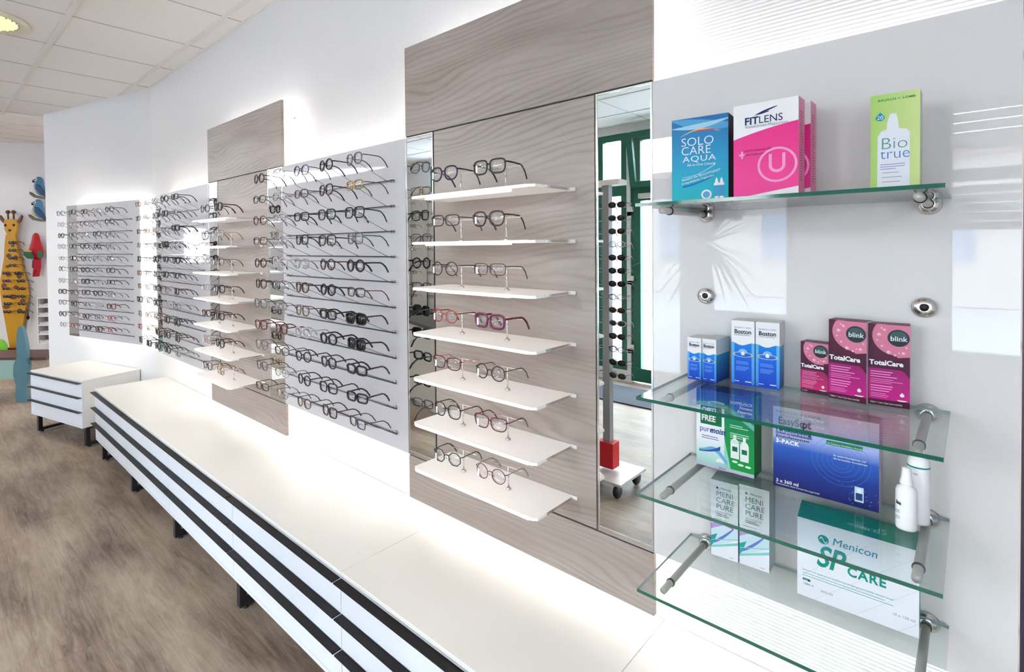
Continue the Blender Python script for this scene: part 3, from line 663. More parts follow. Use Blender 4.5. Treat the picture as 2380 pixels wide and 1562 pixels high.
sidewhite = flat('sidewhite', (226, 228, 234))
# solo care aqua
t, W, H, A = carton('solution_box', 'blue and teal lens solution carton at the left of the top glass shelf', (-.4447, -.11), (-.3401, -.10), S1, .1776, .05,
    grad('solo_front', (0, 186, 192), (28, 104, 168), 0, .1776, mid=(.55, (30, 148, 196))), flat('solo_side', (22, 30, 62)), flat('solo_top', (30, 60, 110)))
sw = lambda u, o, k: .90+.05*math.sin(u*3+o)-k*(u-.5)**2
us = [i/14 for i in range(15)]
A.band([(u, .995-.16*u*u*.6) for u in us], [(u, .985-.22*u*(1-u)-.14*u) for u in us], flat('solo_sw1', (80, 160, 205)))
A.band([(u, .90+.05*u) for u in us], [(u, .895-.05*math.sin(u*PI)+.045*u) for u in us], clb)
A.band([(.16+.7*u, .80+.06*math.sin(u*PI)+.02*u) for u in us], [(.16+.7*u, .795+.05*math.sin(u*PI)+.02*u) for u in us], flat('rain', (214, 190, 90)))
A.band([(.4+.4*u, .843+.012*math.sin(u*PI)) for u in us], [(.4+.4*u, .835+.006*math.sin(u*PI)) for u in us], flat('rain2', (196, 60, 110)))
A.band([(.2+.58*u, .335+.13*u*u) for u in us], [(.2+.58*u, .328+.125*u*u) for u in us], clb)
A.band([(.2+.58*u, .235+.06*u*u+.05*u) for u in us], [(.2+.58*u, .215+.07*u*u+.05*u) for u in us], flat('solo_arc', (24, 96, 170)))
A.disc(.625, .125, .092, cw_).disc(.625, .125, .062, flat('badge', (90, 170, 220)))
for uu in (.80, .885):
    A.rect(uu-.035, .07, uu+.035, .22, flat('bot1', (70, 150, 205))).rect(uu-.045, .22, uu+.045, .245, cw_).poly([(uu-.03, .245), (uu+.03, .245), (uu+.012, .30), (uu-.012, .30)], cw_)
    A.rect(uu-.03, .055, uu+.035, .10, cw_)
A.band([(.3+.5*u, .012+.018*math.sin(u*PI)) for u in us], [(.3+.5*u, .006) for u in us], flat('solo_bt', (30, 60, 170)))
A.build(t)
for s_, v, sx_, sp in (('SOLO', .685, .82, 1.0), ('CARE', .585, .78, 1.0)): T_(t, s_, W*.17, H*v, .0240, cw_, sx=sx_*1.22, off=-.0002)
T_(t, 'AQUA', W*.20, H*.505, .0165, cw_, sx=1.25, sp=1.1)
T_(t, 'All-in-One Lösung', W*.28, H*.455, .0075, cw_, sx=.95)
T_(t, 'Bewahrt die FEUCHTIGKEIT', W*.19, H*.29, .0062, cw_, sx=1.0, rot=-.22); T_(t, 'für lang anhaltenden Tragekomfort', W*.19, H*.25, .0055, cw_, sx=.8, rot=-.22)
T_(t, '1 x 360 ml', W*.04, H*.04, .0060, cw_)
# fitlens pair
pk = grad('fit_side', (232, 120, 165), (240, 150, 185), 0, .18)
for k, (fl, fr, lb) in enumerate((((-.3235, -.125), (-.2193, -.125), 'white and pink lens care carton with a big circled U'), ((-.3155, -.073), (-.2113, -.073), 'second pink lens care carton, hidden behind the one with the circled U'))):
    t, W, H, A = carton('solution_box', lb, fl, fr, S1, .1806, .046, flat('fitw', (250, 248, 249)), pk, flat('fit_top', (240, 190, 210)))
    mg = grad('fit_pink', (236, 60, 148), (226, 30, 130), 0, .14)
    A.band([(u, .65+.17*u-.05*u*u) for u in us], [(u, .045+.09*u) for u in us], mg)
    A.band([(.36+.33*u, .885+.085*u-.03*u*u) for u in us], [(.36+.33*u, .88+.03*u+.025*u*u) for u in us], cnavy)
    A.band([(.34+.22*u, .875+.03*u) for u in us], [(.34+.22*u, .872+.012*u+.01*u*u) for u in us], cnavy)
    lp = flat('fit_lt', (246, 160, 205)); A.disc(.685, .36, .30, lp, n=48, r2=.262)
    A.disc(.685, .355, .125, lp, n=24, a0=180, a1=360, r2=.078); A.rect(.56, .355, .607, .47, lp).rect(.763, .355, .81, .47, lp)
    A.rect(.09, .478, .19, .498, lp).rect(.125, .45, .155, .525, lp)
    A.build(t)
    T_(t, 'FIT', W*.18, H*.79, .0185, cnavy, off=.0005, sx=.95); T_(t, 'LENS', W*.40, H*.79, .0185, cnavy, sx=.95)
    T_(t, 'Kontaktlinsen-Pflegesystem', W*.19, H*.755, .0068, cgrey, sx=.92)
    T_(t, 'mit Provitamin B5', W*.17, H*.515, .0068, flat('fit_tx', (150, 30, 110)), sx=.9); T_(t, 'und Hyaluron', W*.17, H*.475, .0068, flat('fit_tx', (150, 30, 110)), sx=.9)
    T_(t, 'Pflegesystem + Pflegetipp', W*.32, H*.018, .0055, cgrey)
    sl = MB(); rr = random.Random(3)
    for i in range(26): z = .035+i*.0048; sl.add([(W+.0002, .008, z), (W+.0002, .008+rr.uniform(.015, .030), z), (W+.0002, .008+rr.uniform(.015, .030), z+.0018), (W+.0002, .008, z+.0018)], [(0, 1, 2, 3)], flat('fit_small', (196, 70, 120)))
    sl.build('side_print', t)
# biotrue
t, W, H, A = carton('solution_box', 'light green carton with a white bottle picture on the top glass shelf', (-.1232, -.10), (-.062, -.10), S1, .1639, .05, grad('bio_green', (166, 204, 106), (204, 222, 148), 0, .06, axis=0), flat('bio_side', (226, 234, 214)), flat('bio_top', (190, 215, 120)))
bw_ = flat('bio_bottle', (236, 238, 246))
A.poly([(.14, 0), (.80, 0), (.80, .60), (.74, .635), (.58, .65), (.575, .70), (.53, .80), (.40, .80), (.34, .70), (.34, .65), (.22, .635), (.15, .58)], bw_)
A.drop(.20, .775, .095, flat('bio_drop', (0, 140, 176))).build(t)
T_(t, 'BAUSCH + LOMB', W*.15, H*.93, .0050, flat('bio_gr', (40, 150, 70)), sx=1.12, sp=1.12, off=.0001)
T_(t, 'Bio', W*.20, H*.455, .0270, flat('bio_t', (90, 150, 140)), off=-.0004, sx=.98); T_(t, 'true', W*.20, H*.36, .0245, flat('bio_b', (70, 120, 190)), off=-.0003, sx=.9)
T_(t, '20', W*.13, H*.755, .0085, cw_)
A2 = Art(W, H); A2.k = 6; A2.lines(.20, .72, .30, 3, .022, .008, flat('bio_l', (150, 160, 205)), 2).lines(.24, .74, .22, 3, .045, .006, cgrey, 3).lines(.20, .68, .07, 3, .018, .004, cgrey, 4); A2.m.build('small_print', t)
# boston cartons
for nm, fl, fr, H, D, lb in (('s', (-.4264, -.078), (-.398, -.0805), .087, .05, 'small blue and white carton, leftmost on the second glass shelf'), ('s', (-.3985, -.076), (-.3700, -.078), .087, .065, 'small blue and white carton, second from the left on the second glass shelf'),
                        ('b', (-.3472, -.0599), (-.3059, -.0577), .1275, .045, 'tall blue and white carton, left one of the tall pair'), ('b', (-.3046, -.0565), (-.2642, -.0533), .1275, .05, 'tall blue and white carton, right one of the tall pair')):
    t, W, H, A = carton('solution_box', lb, fl, fr, S2_, H, D, grad('bos_front_'+nm, (26, 70, 190), (20, 130, 214), 0, H*.7, mid=(.5, (16, 92, 214))), grad('bos_side_'+nm, (20, 60, 160), (70, 160, 215), 0, H*.6), flat('bos_top', (240, 240, 236)))
    lbl = grad('bos_edge_'+nm, (60, 130, 220), (90, 180, 235), 0, H*.6); A.rect(0, .02, .13, .66, lbl).rect(.87, .02, 1, .66, lbl)
    A.band([(u, 1.0) for u in us], [(u, .64+.022*math.cos(u*PI*2.2)) for u in us], cw_)
    A.disc(.5, .50, .20, flat('bos_glow', (130, 190, 240)), n=20, a0=0, a1=180)
    A.disc(.5, .475, .44, flat('bos_gold', (206, 190, 150)), ry=.13, n=30, r2=.36).drop(.5, .49, .085, cw_)
    A.lines(.2, .8, .36, 3, .018, .006, flat('bos_l', (120, 170, 230)), 5).lines(.2, .8, .28, 4, .018, .006, flat('bos_l', (120, 170, 230)), 6)
    A.rect(.14, .05, .34, .06, cw_).rect(.6, .05, .86, .065, cw_).build(t)
    T_(t, 'Boston', W*.13, H*.80, W*.29, cblk, off=.00022, sx=.88)
    T_(t, 'Conditioning Solution' if nm == 'b' else 'Advance Cleaner', W*.13, H*.77, W*.095, cgrey, sx=.8); T_(t, 'BAUSCH + LOMB', W*.13, H*.885, W*.085, flat('bos_bl', (110, 150, 200)), sx=1.1)
    sd = MB(); sd.add([(W+.0002, 0, H*.64), (W+.0002, D, H*.64), (W+.0002, D, H), (W+.0002, 0, H)], [(0, 1, 2, 3)], cw_); sd.build('side_print', t)
# blink totalcare
drk = grad('blink_dark', (70, 8, 44), (74, 22, 52), 0, .14); mag = grad('blink_mag', (190, 20, 130), (120, 24, 90), .015, .085); mag2 = grad('blink_mag2', (198, 40, 110), (120, 24, 90), .012, .055)
for fl, fr, H, D, big, lb in (((-.2339, -.034), (-.1896, -.0405), .095, .03, 0, 'small purple carton, left of the two taller purple ones'), ((-.1875, -.0496), (-.1326, -.0565), .1424, .035, 1, 'tall purple carton, left one of the tall purple pair'),
                         ((-.1313, -.0480), (-.0763, -.0445), .1405, .03, 1, 'tall purple carton, rightmost on the second glass shelf')):
    t, W, H, A = carton('solution_box', lb, fl, fr, S2_, H, D, drk, flat('blink_side', (216, 206, 214)), flat('blink_top', (120, 90, 108)))
    pkb = flat('blink_pink', (206, 120, 148)); A.disc(.70, .86, .60, pkb, a0=118, a1=285, n=30)
    A.poly([(.42, .995), (1, .995), (1, .62), (.72, .60), (.40, .75)], pkb)
    rr = random.Random(9)
    for (uu, vv, r_) in ((.27, .87, .06), (.22, .80, .03), (.40, .93, .045), (.34, .73, .035), (.50, .66, .06), (.65, .63, .035), (.85, .66, .05), (.92, .73, .03), (.33, .95, .03), (.75, .66, .025)):
        A.disc(uu, vv, r_, flat('bub1', (226, 160, 180)), n=14).disc(uu-r_*.2, vv+.004, r_*.45, flat('bub2', (246, 220, 228)), n=10)
    A.disc(.73, .84, .26, flat('blink_teal', (30, 50, 56)), n=34).disc(.73, .86, .20, flat('blink_teal2', (58, 88, 92)), ry=.16, n=30)
    A.band([(u, (.455 if u < .8 else .455-.6*(u-.8)**1.6*2)) for u in us], [(u, .075) for u in us], mag if big else mag2)
    ln = flat('blink_l', (238, 150, 200)); A.lines(.06, .80, .41, 3, .030, .010, ln, 7).lines(.06, .85, .32, 3, .022, .006, ln, 8).lines(.06, .75, .235, 3, .03, .012, ln, 9).lines(.06, .6, .145, 3, .02, .006, ln, 3)
    A.drop(.82, .155, .055, cw_).disc(.82, .095, .12, cw_, ry=.04, n=16, a0=180, a1=360).build(t)
    T_(t, 'blink', W*.735, H*.805, W*.21, cw_, align='CENTER', off=.0001, y=-.0016); T_(t, 'TotalCare', W*.03, H*.50, W*.205, cw_, off=.00045, sx=.96, y=-.0016)
    T_(t, '120ml + Lens Case (non-sterile)' if big else '2 x 15ml', W*.04, H*.025, W*.075, cw_, sx=.8)
# opti-free
t, W, H, A = carton('solution_box', 'green and white twin pack carton at the left of the third glass shelf', (-.4136, -.0642), (-.305, -.0641), S3, .1590, .05, grad('opti_white', (150, 210, 196), (246, 248, 250), 0, .06), flat('opti_side', (22, 118, 62)), flat('opti_top', (40, 70, 130)))
gr = grad('opti_green', (20, 150, 62), (20, 120, 90), .02, .15)
A.band([(.50+.5*u, 1) for u in us], [(.50+.5*u, .0) for u in us], gr); A.poly([(.50, 0), (.62, 0), (.50, .42)], flat('opti_w2', (150, 210, 196)))
A.band([(u, 1) for u in us], [(u, .80-.28*u*u*.6+.10*math.sin(u*PI)) for u in us], grad('opti_blue', (44, 92, 160), (36, 64, 150), .12, .17))
A.band([(u, .83-.18*u+.10*math.sin(u*PI)) for u in us], [(u, .78-.20*u+.10*math.sin(u*PI)) for u in us], flat('opti_gl', (110, 180, 160)))
A.rect(.07, .545, .46, .80, cw_).rect(.075, .55, .455, .795, flat('opti_sq', (6, 106, 66)))
A.rect(0, 0, 1, .045, flat('opti_strip', (190, 198, 214))); wv = flat('opti_wave', (110, 170, 214)); wv2 = flat('opti_wave2', (30, 90, 150))
A.band([(.05+.5*u, .17+.12*math.sin(u*4)*u+.05) for u in us], [(.05+.5*u, .13+.10*math.sin(u*4.4)*u+.05) for u in us], wv)
A.band([(.05+.38*u, .20+.10*u*u) for u in us], [(.05+.38*u, .185+.06*u*u) for u in us], wv2)
A.disc(.42, .09, .07, cw_, n=20, a0=0, a1=180)
for uu, vv in ((.68, .19), (.84, .175)):
    A.poly([(uu-.07, vv), (uu+.07, vv), (uu+.072, vv+.20), (uu+.05, vv+.235), (uu+.022, vv+.25), (uu+.028, vv+.30), (uu-.028, vv+.30), (uu-.022, vv+.25), (uu-.05, vv+.235), (uu-.072, vv+.20)], cw_).rect(uu-.045, vv+.09, uu+.045, vv+.15, flat('opti_sq', (6, 106, 66)))
for uu, vv in ((.68, .15), (.78, .125), (.90, .12)): A.disc(uu, vv, .05, cw_, ry=.02, n=16)
A.lines(.60, .92, .60, 2, .025, .010, flat('opti_l', (190, 225, 205)), 1).lines(.60, .92, .50, 3, .025, .010, flat('opti_l', (190, 225, 205)), 2).lines(.60, .92, .41, 2, .025, .010, flat('opti_l', (190, 225, 205)), 4)
A.lines(.10, .44, .395, 2, .028, .010, flat('opti_tx', (120, 130, 180)), 5)
A.build(t)
T_(t, 'OPTI-', W*.10, H*.70, .0165, cw_, off=.0005, sx=.80, y=-.0016); T_(t, 'FREE', W*.10, H*.60, .0165, cw_, off=.0005, sx=.80, y=-.0016)
T_(t, 'pure', W*.06, H*.455, .0165, flat('opti_pm', (60, 90, 160)), sx=.85); T_(t, 'moist', W*.25, H*.455, .0165, flat('opti_pm2', (24, 60, 140)), sx=.78, shear=.25, off=.0004)
for s_, v in (('DOPPELPACK', .88), ('Formato', .83), ('Risparmio', .78)): T_(t, s_, W*.97, H*v, .0078, cw_, align='RIGHT', shear=.25, off=.0002, sx=.85, y=-.0014)
T_(t, 'Alcon', W*.40, H*.012, .0060, flat('opti_pm', (60, 90, 160)))
# easysept
t, W, H, A = carton('solution_box', 'dark blue wide carton with a pale top in the middle of the third glass shelf', (-.2714, -.0685), (-.1138, -.0676), S3, .1520, .045,
    grad('easy_front', (26, 30, 96), (226, 226, 236), 0, .150, mid=(.52, (44, 92, 180))), flat('easy_side', (200, 190, 202)), flat('easy_top', (225, 222, 230)))
ringm = flat('easy_ring', (80, 130, 205)); 
for r_ in (.08, .12, .17, .22, .27): A.disc(.66, .48, r_, ringm, n=40, r2=r_-.0025)
for cc in MATS['easy_front'].node_tree.nodes:
    if cc.type == 'VALTORGB': kk = cc.color_ramp.elements.new(.30); kk.color = (*srgb(30, 52, 130), 1); kk = cc.color_ramp.elements.new(.68); kk.color = (*srgb(150, 165, 215), 1)
A.rect(.035, .76, .375, .765, cgrey).rect(.035, .895, .375, .90, cgrey).rect(.035, .76, .039, .90, cgrey).rect(.371, .76, .375, .90, cgrey)
A.rect(.0, .615, .375, .665, flat('easy_b', (170, 180, 215)))
A.rect(.53, .655, .86, .705, flat('easy_g', (30, 128, 84)))
rr = random.Random(4)
for i in range(60):
    A.disc(.82+rr.gauss(0, .07), .15+rr.gauss(0, .06), rr.uniform(.002, .006), flat('easy_dot', (110, 140, 210)), n=6)
A.rect(.79, .07, .87, .24, flat('easy_cup', (190, 226, 240))).rect(.80, .09, .86, .17, flat('easy_cup2', (40, 60, 120))).rect(.81, .17, .85, .22, cw_).build(t)
T_(t, 'BAUSCH + LOMB', W*.03, H*.925, .0072, flat('easy_bl', (110, 130, 180)), sx=1.1, sp=1.2); T_(t, 'EasySe', W*.05, H*.79, .0195, cnavy, sx=.80); T_(t, 'pt', W*.30, H*.79, .0195, cnavy, sx=.80, off=.0006)
T_(t, 'Peroxidlösung', W*.03, H*.705, .0098, cnavy, sx=1.0, off=.0003); T_(t, 'Einfach zu handhabendes', W*.03, H*.665, .0068, cnavy, sx=.84, off=.0001); T_(t, 'Einstufensystem', W*.03, H*.622, .0068, cnavy, sx=1.08, off=.0002, sp=1.12)
T_(t, '3-PACK', W*.03, H*.555, .0098, cw_, off=.0005, sp=1.15); T_(t, '3 x 360 ml', W*.03, H*.06, .0085, cw_, off=.0002); T_(t, 'Neutralisiert ohne Konservierungsmittel', W*.03, H*.03, .0042, cw_)
T_(t, 'Für Reinigung, Desinfektion, Neutralisation', W*.545, H*.672, .0036, cw_, sx=.9, y=-.0045); T_(t, 'für weiche Kontaktlinsen und', W*.60, H*.54, .0045, cw_, sx=.85, y=-.0045); T_(t, 'alle formstabilen Kontaktlinsen', W*.60, H*.505, .0045, cw_, sx=.85, y=-.0045)
# menicare pair
for k, (fl, fr, H, lb) in enumerate((((-.3852, -.0657), (-.3348, -.0620), .1560, 'white carton with a teal and violet wave, left one on the lowest glass shelf'), ((-.3332, -.0600), (-.2805, -.0577), .1600, 'white carton with a teal and violet wave, right one on the lowest glass shelf'))):
    t, W, H, A = carton('solution_box', lb, fl, fr, S4, H, .052, flat('meniw', (240, 242, 248)), flat('meni_side', (214, 220, 226)), flat('meni_top', (200, 205, 212)))
    A.band([(u, .42+.04*math.sin(u*3)) for u in us], [(u, .10+.19*u) for u in us], flat('meni_pale', (206, 228, 236)))
    A.band([(u, .42+.045*math.sin(u*3)) for u in us], [(u, .34+.12*math.sin(u*1.7)) for u in us], flat('meni_viol', (176, 150, 206)))
    A.band([(.35+.5*u, .455-.02*u*u) for u in us], [(.35+.5*u, .44-.03*u) for u in us], flat('meni_pk', (196, 80, 150)))
    A.band([(.0+.85*u, .17+.26*u**1.2) for u in us], [(.0+.85*u, .14+.14*u**2+.13*u) for u in us], flat('meni_bl', (96, 120, 190)))
    A.poly([(0, .25), (.25, .30), (.12, .17), (.03, .11), (0, .10)], flat('meni_teal', (40, 160, 150)))
    A.band([(u, .115+.14*u) for u in us], [(u, .09+.13*u) for u in us], flat('meni_teal3', (130, 206, 196))).band([(u, .20+.10*u) for u in us], [(u, .19+.10*u) for u in us], flat('meni_teal3', (130, 206, 196)))
    A.rect(.0, 0, .012, .5, flat('meni_nv', (70, 80, 140)))
    A.disc(.25, .905, .045, cblk, n=16); A.lines(.2, .75, .56, 2, .025, .010, cgrey, 3).lines(.12, .8, .49, 1, .02, .006, cgrey, 3).rect(.7, .03, .85, .036, cgrey); A.build(t)
    T_(t, 'Menicon', W*.36, H*.895, .0060, cblk, sx=1.0, shear=.2)
    for s_, v in (('MENI', .80), ('CARE', .715), ('PURE', .63)): T_(t, s_, W*.20, H*v, .0148, flat('meni_tx', (84, 92, 104)), sx=.95, off=-.0001)
    T_(t, 'MULTIPURPOSE', W*.5, H*.585, .0042, cgrey, align='CENTER', y=-.0016); T_(t, 'SOLUTION', W*.5, H*.545, .0042, cgrey, align='CENTER', y=-.0016)
# sp care
t, W, H, A = carton('solution_box', 'wide white carton with a sloping teal top on the lowest glass shelf', (-.2279, -.0888), (-.0611, -.0851), S4, .1420, .045, flat('spw', (238, 242, 248)), grad('sp_side', (120, 200, 186), (30, 160, 140), 0, .12), flat('sp_top', (20, 140, 120)))
tl_ = flat('sp_teal', (10, 140, 122)); 
sl = MB(); sl.add([(0, 0, H), (W, 0, H), (W, .040, H+.016), (0, .040, H+.016), (0, .045, H), (W, .045, H)], [(0, 1, 2, 3), (3, 2, 5, 4), (1, 5, 2), (0, 3, 4)], tl_); sl.build('sloping_lid', t)
for s_, xx, sc in (('SP', .70, .018), ('CARE', .60, .008), ('Menicon', .52, .009)):
    q = T_(t, s_, W*xx, H, sc, flat('sp_fade', (150, 214, 200)), align='CENTER'); q.location = (W*xx, .016+.005*(s_ == 'SP'), H+.0072+.003*(s_ == 'SP')+.0006); q.rotation_euler = (R(22), 0, 0); q.scale = (-1, -1, 1)
ln_ = flat('sp_line', (206, 212, 222))
for uu in (-.2, .15, .5, .85): A.poly([(max(uu, 0), max(0, -uu*1.1) if uu < 0 else 0), (max(uu, 0)+.004, max(0, -uu*1.1) if uu < 0 else 0), (min(uu+.9, 1), (min(uu+.9, 1)-uu)*1.1), (min(uu+.9, 1)-.004, (min(uu+.9, 1)-uu)*1.1)], ln_)
A.disc(.235, .80, .048, tl_, n=30).band([(.20+.07*u, .80+.05*math.sin(u*6.2)*.6) for u in us], [(.20+.07*u, .785+.05*math.sin(u*6.2)*.6) for u in us], cw_)
A.lines(.05, .93, .30, 2, .032, .008, flat('sp_small', (120, 180, 180)), 12).rect(.05, .205, .12, .235, flat('sp_lot', (20, 110, 120))); A.build(t)
T_(t, 'Menicon', W*.31, H*.77, .0185, flat('sp_men', (40, 140, 160)), shear=.15, sx=.98); T_(t, 'SP', W*.17, H*.46, .053, tl_, shear=.28, off=.0011, sx=.74); T_(t, 'CARE', W*.44, H*.455, .0225, tl_, off=.0006, sx=.86, sp=1.15)
T_(t, 'LOT', W*.055, H*.208, .0038, cw_, off=.0001, y=-.0016); T_(t, '108414', W*.05, H*.155, .0055, cgrey); T_(t, '2023-03', W*.21, H*.13, .0055, cgrey); T_(t, '10 x 120 ml', W*.80, H*.17, .0060, cgrey)
T_(t, 'Solution for soaking and conditioning of rigid gas permeable contact lenses', W*.05, H*.335, .0042, flat('sp_small', (120, 180, 180)))
# bottles
BOT = mat('white_bottle_plastic', srgb(246, 246, 248), .35)
def bottle(label, x, y, r, h, hs, loc_extra=0):
    t = empty('solution_bottle', label, 'bottle', (x, y, S3+.0001), 0, 'white solution bottles')
    MB().lathe([(.001, 0), (r*.95, 0), (r, .003), (r, hs), (r*.88, hs+.006), (r*.5, hs+.010), (r*.45, hs+.012)], BOT, 28).build('body', t)
    MB().lathe([(r*.62, hs+.012), (r*.64, hs+.014), (r*.50, hs+.6*(h-hs)), (r*.42, h), (r*.2, h+.001)], mat('white_cap', srgb(250, 250, 250), .3), 22).build('cap', t)
    return t
b1 = bottle('small white drop bottle in front at the right of the third glass shelf', -.0765, -.098, .0138, .0975, .060)
b2 = bottle('taller white bottle with a teal ring behind the small drop bottle', -.0640, -.0600, .0145, .138, .100)
MB().lathe([(.0147, .092), (.0147, .0945)], flat('teal_ring', (0, 150, 150)), 28).build('teal_ring', b2)
q = T_(b1, 'lsa', -.0085, .040, .0085, cblk, off=.0002, name='lettering'); q.location = (-.0120, -.0085, .040); q.rotation_euler = (R(90), 0, R(-42))
m = MB()
for i, z in enumerate((.030, .027, .020, .017)): m.box(-.0105, .0, -.0142, -.0140, z, z+.0008, cgrey)
o = m.build('small_print', b1); o.rotation_euler = (0, 0, R(-30))
q = T_(b2, 'Menicon', -.006, .082, .0042, cblk, shear=.2); q.location = (-.0125, -.0085, .082); q.rotation_euler = (R(90), 0, R(-35))

# ------------------------------------------------------------------ things on the far wall
def at(u, v, d=DB-.03):
    """point on the far wall for a spot of the photograph (far wall only)"""
    X = (u-1045.05)/FPX*d; Zc = -(v-594.25)/FPX*d
    P = Vector((0, CY, 1.45))+fw2*d+r3*X+u3*Zc
    return P
BR = R(YAW)
yl = flat('giraffe_yellow', (206, 152, 44)); br_ = flat('giraffe_brown', (120, 78, 50)); dk = flat('dark_eye', (40, 16, 20))
g0 = at(35, 817); gs = DB/FPX
G = empty('giraffe_display', 'yellow wooden giraffe figure on the far wall wearing rows of small sunglasses', 'display figure', g0, BR)
def gp(pts): return [((u-35)*gs, (817-v)*gs) for u, v in pts]
body = [(28, 815), (24, 790), (18, 750), (12, 715), (8, 680), (9, 650), (14, 625), (19, 600), (21, 570), (24, 548), (27, 546), (22, 535), (20, 517), (22, 513), (30, 511), (42, 511), (50, 514), (51, 520), (50, 535), (46, 547), (50, 575), (55, 605), (62, 635), (69, 660), (71, 690), (66, 715), (60, 745), (54, 775), (46, 800), (44, 815)]
MB().prism(gp(body), -.03, 0, yl, axis='y').build('body', G)
for s_, pts in (('l', [(22, 517), (12, 502), (10, 505), (13, 514), (19, 520)]), ('r', [(50, 517), (60, 502), (62, 505), (58, 516), (52, 520)])): MB().prism(gp(pts), -.03, -.001, br_, axis='y').build('ear', G)
for u in (29, 42):
    m = MB(); (x, z), = gp([(u, 511)]); (x2, z2), = gp([(u-.5, 495)]); m.tube([(x, -.015, z), (x2, -.015, z2)], .011, br_, 8); m.lathe([(.003, -.028), (.026, -.012), (.028, .004), (.018, .022), (.003, .028)], br_, 14, (x2, -.015, z2), 'z'); m.build('horn', G)
    (x, z), = gp([(24 if u == 29 else 43.5, 525)]); MB().lathe([(.001, -.037), (.016, -.035), (.018, -.03)], dk, 12, (x, 0, z), 'y').build('eye', G)
(x, z), = gp([(34, 537)]); MB().prism([(x-.024, z+.014), (x+.024, z+.014), (x, z-.02)], -.038, -.031, dk, axis='y').build('nose', G)
sp = MB()
for (u, v, a_, b2_) in ((30, 595, 6, 5), (46, 600, 5, 6), (27, 620, 5, 4), (53, 640, 6, 9), (18, 665, 6, 8), (38, 690, 9, 6), (60, 700, 6, 7), (22, 712, 8, 6), (45, 668, 6, 5), (52, 722, 6, 5), (28, 640, 6, 4), (40, 572, 4, 4)):
    sp.prism(gp([(u+a_*math.cos(t_*PI/5)*(1+.2*math.sin(t_*3)), v+b2_*math.sin(t_*PI/5)) for t_ in range(10)]), -.0315, -.0302, br_, axis='y')
sp.build('brown_spots', G)
(x, z), = gp([(68, 735)]); m = MB(); m.tube([(x-.03, -.02, z+.12), (x+.01, -.02, z+.06), (x+.01, -.02, z)], .008, br_, 6); m.lathe([(.004, -.03), (.022, 0), (.004, .04)], dk, 10, (x+.01, -.02, z-.02)); m.build('tail', G)
MB().box(-.08, .07, -.09, -.005, 0, .06, flat('giraffe_base', (96, 44, 26))).build('base', G)
rows = [(564, (28,)), (582, (28,)), (600, (28,)), (617, (29,)), (635, (14, 42)), (653, (14, 48)), (671, (14, 48)), (689, (15, 48)), (706, (17, 50)), (725, (16, 49))]
i = 0
for v, us_ in rows:
    for j, u in enumerate(us_):
        p = at(u, v, DB-.22)
        cc = ['black', 'brown', 'navy', 'tortoise', 'burgundy'][i % 5]
        wh = 'on the giraffe neck' if len(us_) == 1 else ('left side of the giraffe body' if j == 0 else 'right side of the giraffe body')
        eyeglasses('small %s sunglasses, %s row of the giraffe, %s' % (cc, ORD[rows.index((v, us_))], wh), 'small sunglasses on the giraffe', p, BR-R(12), 'rectangular', 'thick', cc, None, sun=True, scale=1.15); i += 1
def bird(name, label, u, v, w, cols, hang=None):
    t = empty(name, label, 'bird figure', at(u, v, DB-.07), BR); s_ = gs
    return t, s_
cb = flat('parrot_blue', (84, 134, 170)); cdb = flat('parrot_dark', (40, 66, 100)); cye = flat('parrot_yellow', (206, 200, 130)); crd = flat('parrot_red', (180, 24, 36)); cwing = flat('parrot_green', (50, 100, 70))
def blob(prof, m, squash=.55):
    """vertical lathe flattened in depth, centres may wander in x"""
    q = MB(); n = 18; vs = []; fs = []
    for (cx, z, r_) in prof:
        for j in range(n): a_ = 2*PI*j/n; vs.append((cx+r_*math.cos(a_), r_*squash*math.sin(a_), z))
    k = len(prof)
    for i_ in range(k-1):
        for j in range(n): fs.append((i_*n+j, i_*n+(j+1) % n, (i_+1)*n+(j+1) % n, (i_+1)*n+j))
    fs += [tuple(range(n))[::-1], tuple(range((k-1)*n, k*n))]
    return q.add(vs, fs, m, True)
for nm_, u, v, lb, bel in (('a', 90, 433.5, 'upper blue parrot figure perched on a short branch at the far wall', flat('parrot_cream', (214, 210, 190))), ('b', 88, 486, 'lower blue parrot figure with yellow breast and black beak', cye)):
    t = empty('parrot_figure', lb, 'bird figure', at(u, v, DB-.09), BR, 'blue parrot figures'); k = gs
    blob([(.04, -.125, .02), (.03, -.10, .05), (.01, -.05, .078), (0, 0, .075), (.005, .05, .058), (.01, .085, .054), (.008, .115, .045), (.006, .135, .02)], cb).build('body', t, subsurf=1)
    blob([(-.005, -.105, .03), (-.03, -.06, .055), (-.035, -.01, .055), (-.028, .03, .035), (-.02, .05, .01)], bel, .62).build('breast', t, subsurf=1)
    MB().prism([(.0, .03), (.05, .01), (.12, -.08), (.16, -.17), (.13, -.16), (.05, -.09), (.0, -.04)], -.058, -.040, cdb, axis='y').build('wing', t)
    MB().prism([(-.035, .105), (-.055, .10), (-.075, .075), (-.072, .055), (-.055, .07), (-.035, .08)], -.02, .02, cblk, axis='y').build('beak', t)
    m = MB(); m.lathe([(.001, -.040), (.020, -.037), (.022, -.02)], cw_, 14, (-.022, 0, .09), 'y'); m.lathe([(.001, -.044), (.009, -.042), (.01, -.038)], dk, 10, (-.022, 0, .09), 'y'); m.build('eye', t)
    MB().prism([(-.12, -.075), (-.06, -.12), (.05, -.14), (.17, -.155), (.17, -.17), (.03, -.17), (-.06, -.15), (-.11, -.11)], -.02, .03, flat('branch', (120, 104, 84)), axis='y').build('branch', t)
t = empty('parrot_figure', 'red parrot figure hanging on the far wall beside the giraffe', 'bird figure', at(84, 580, DB-.09), BR)
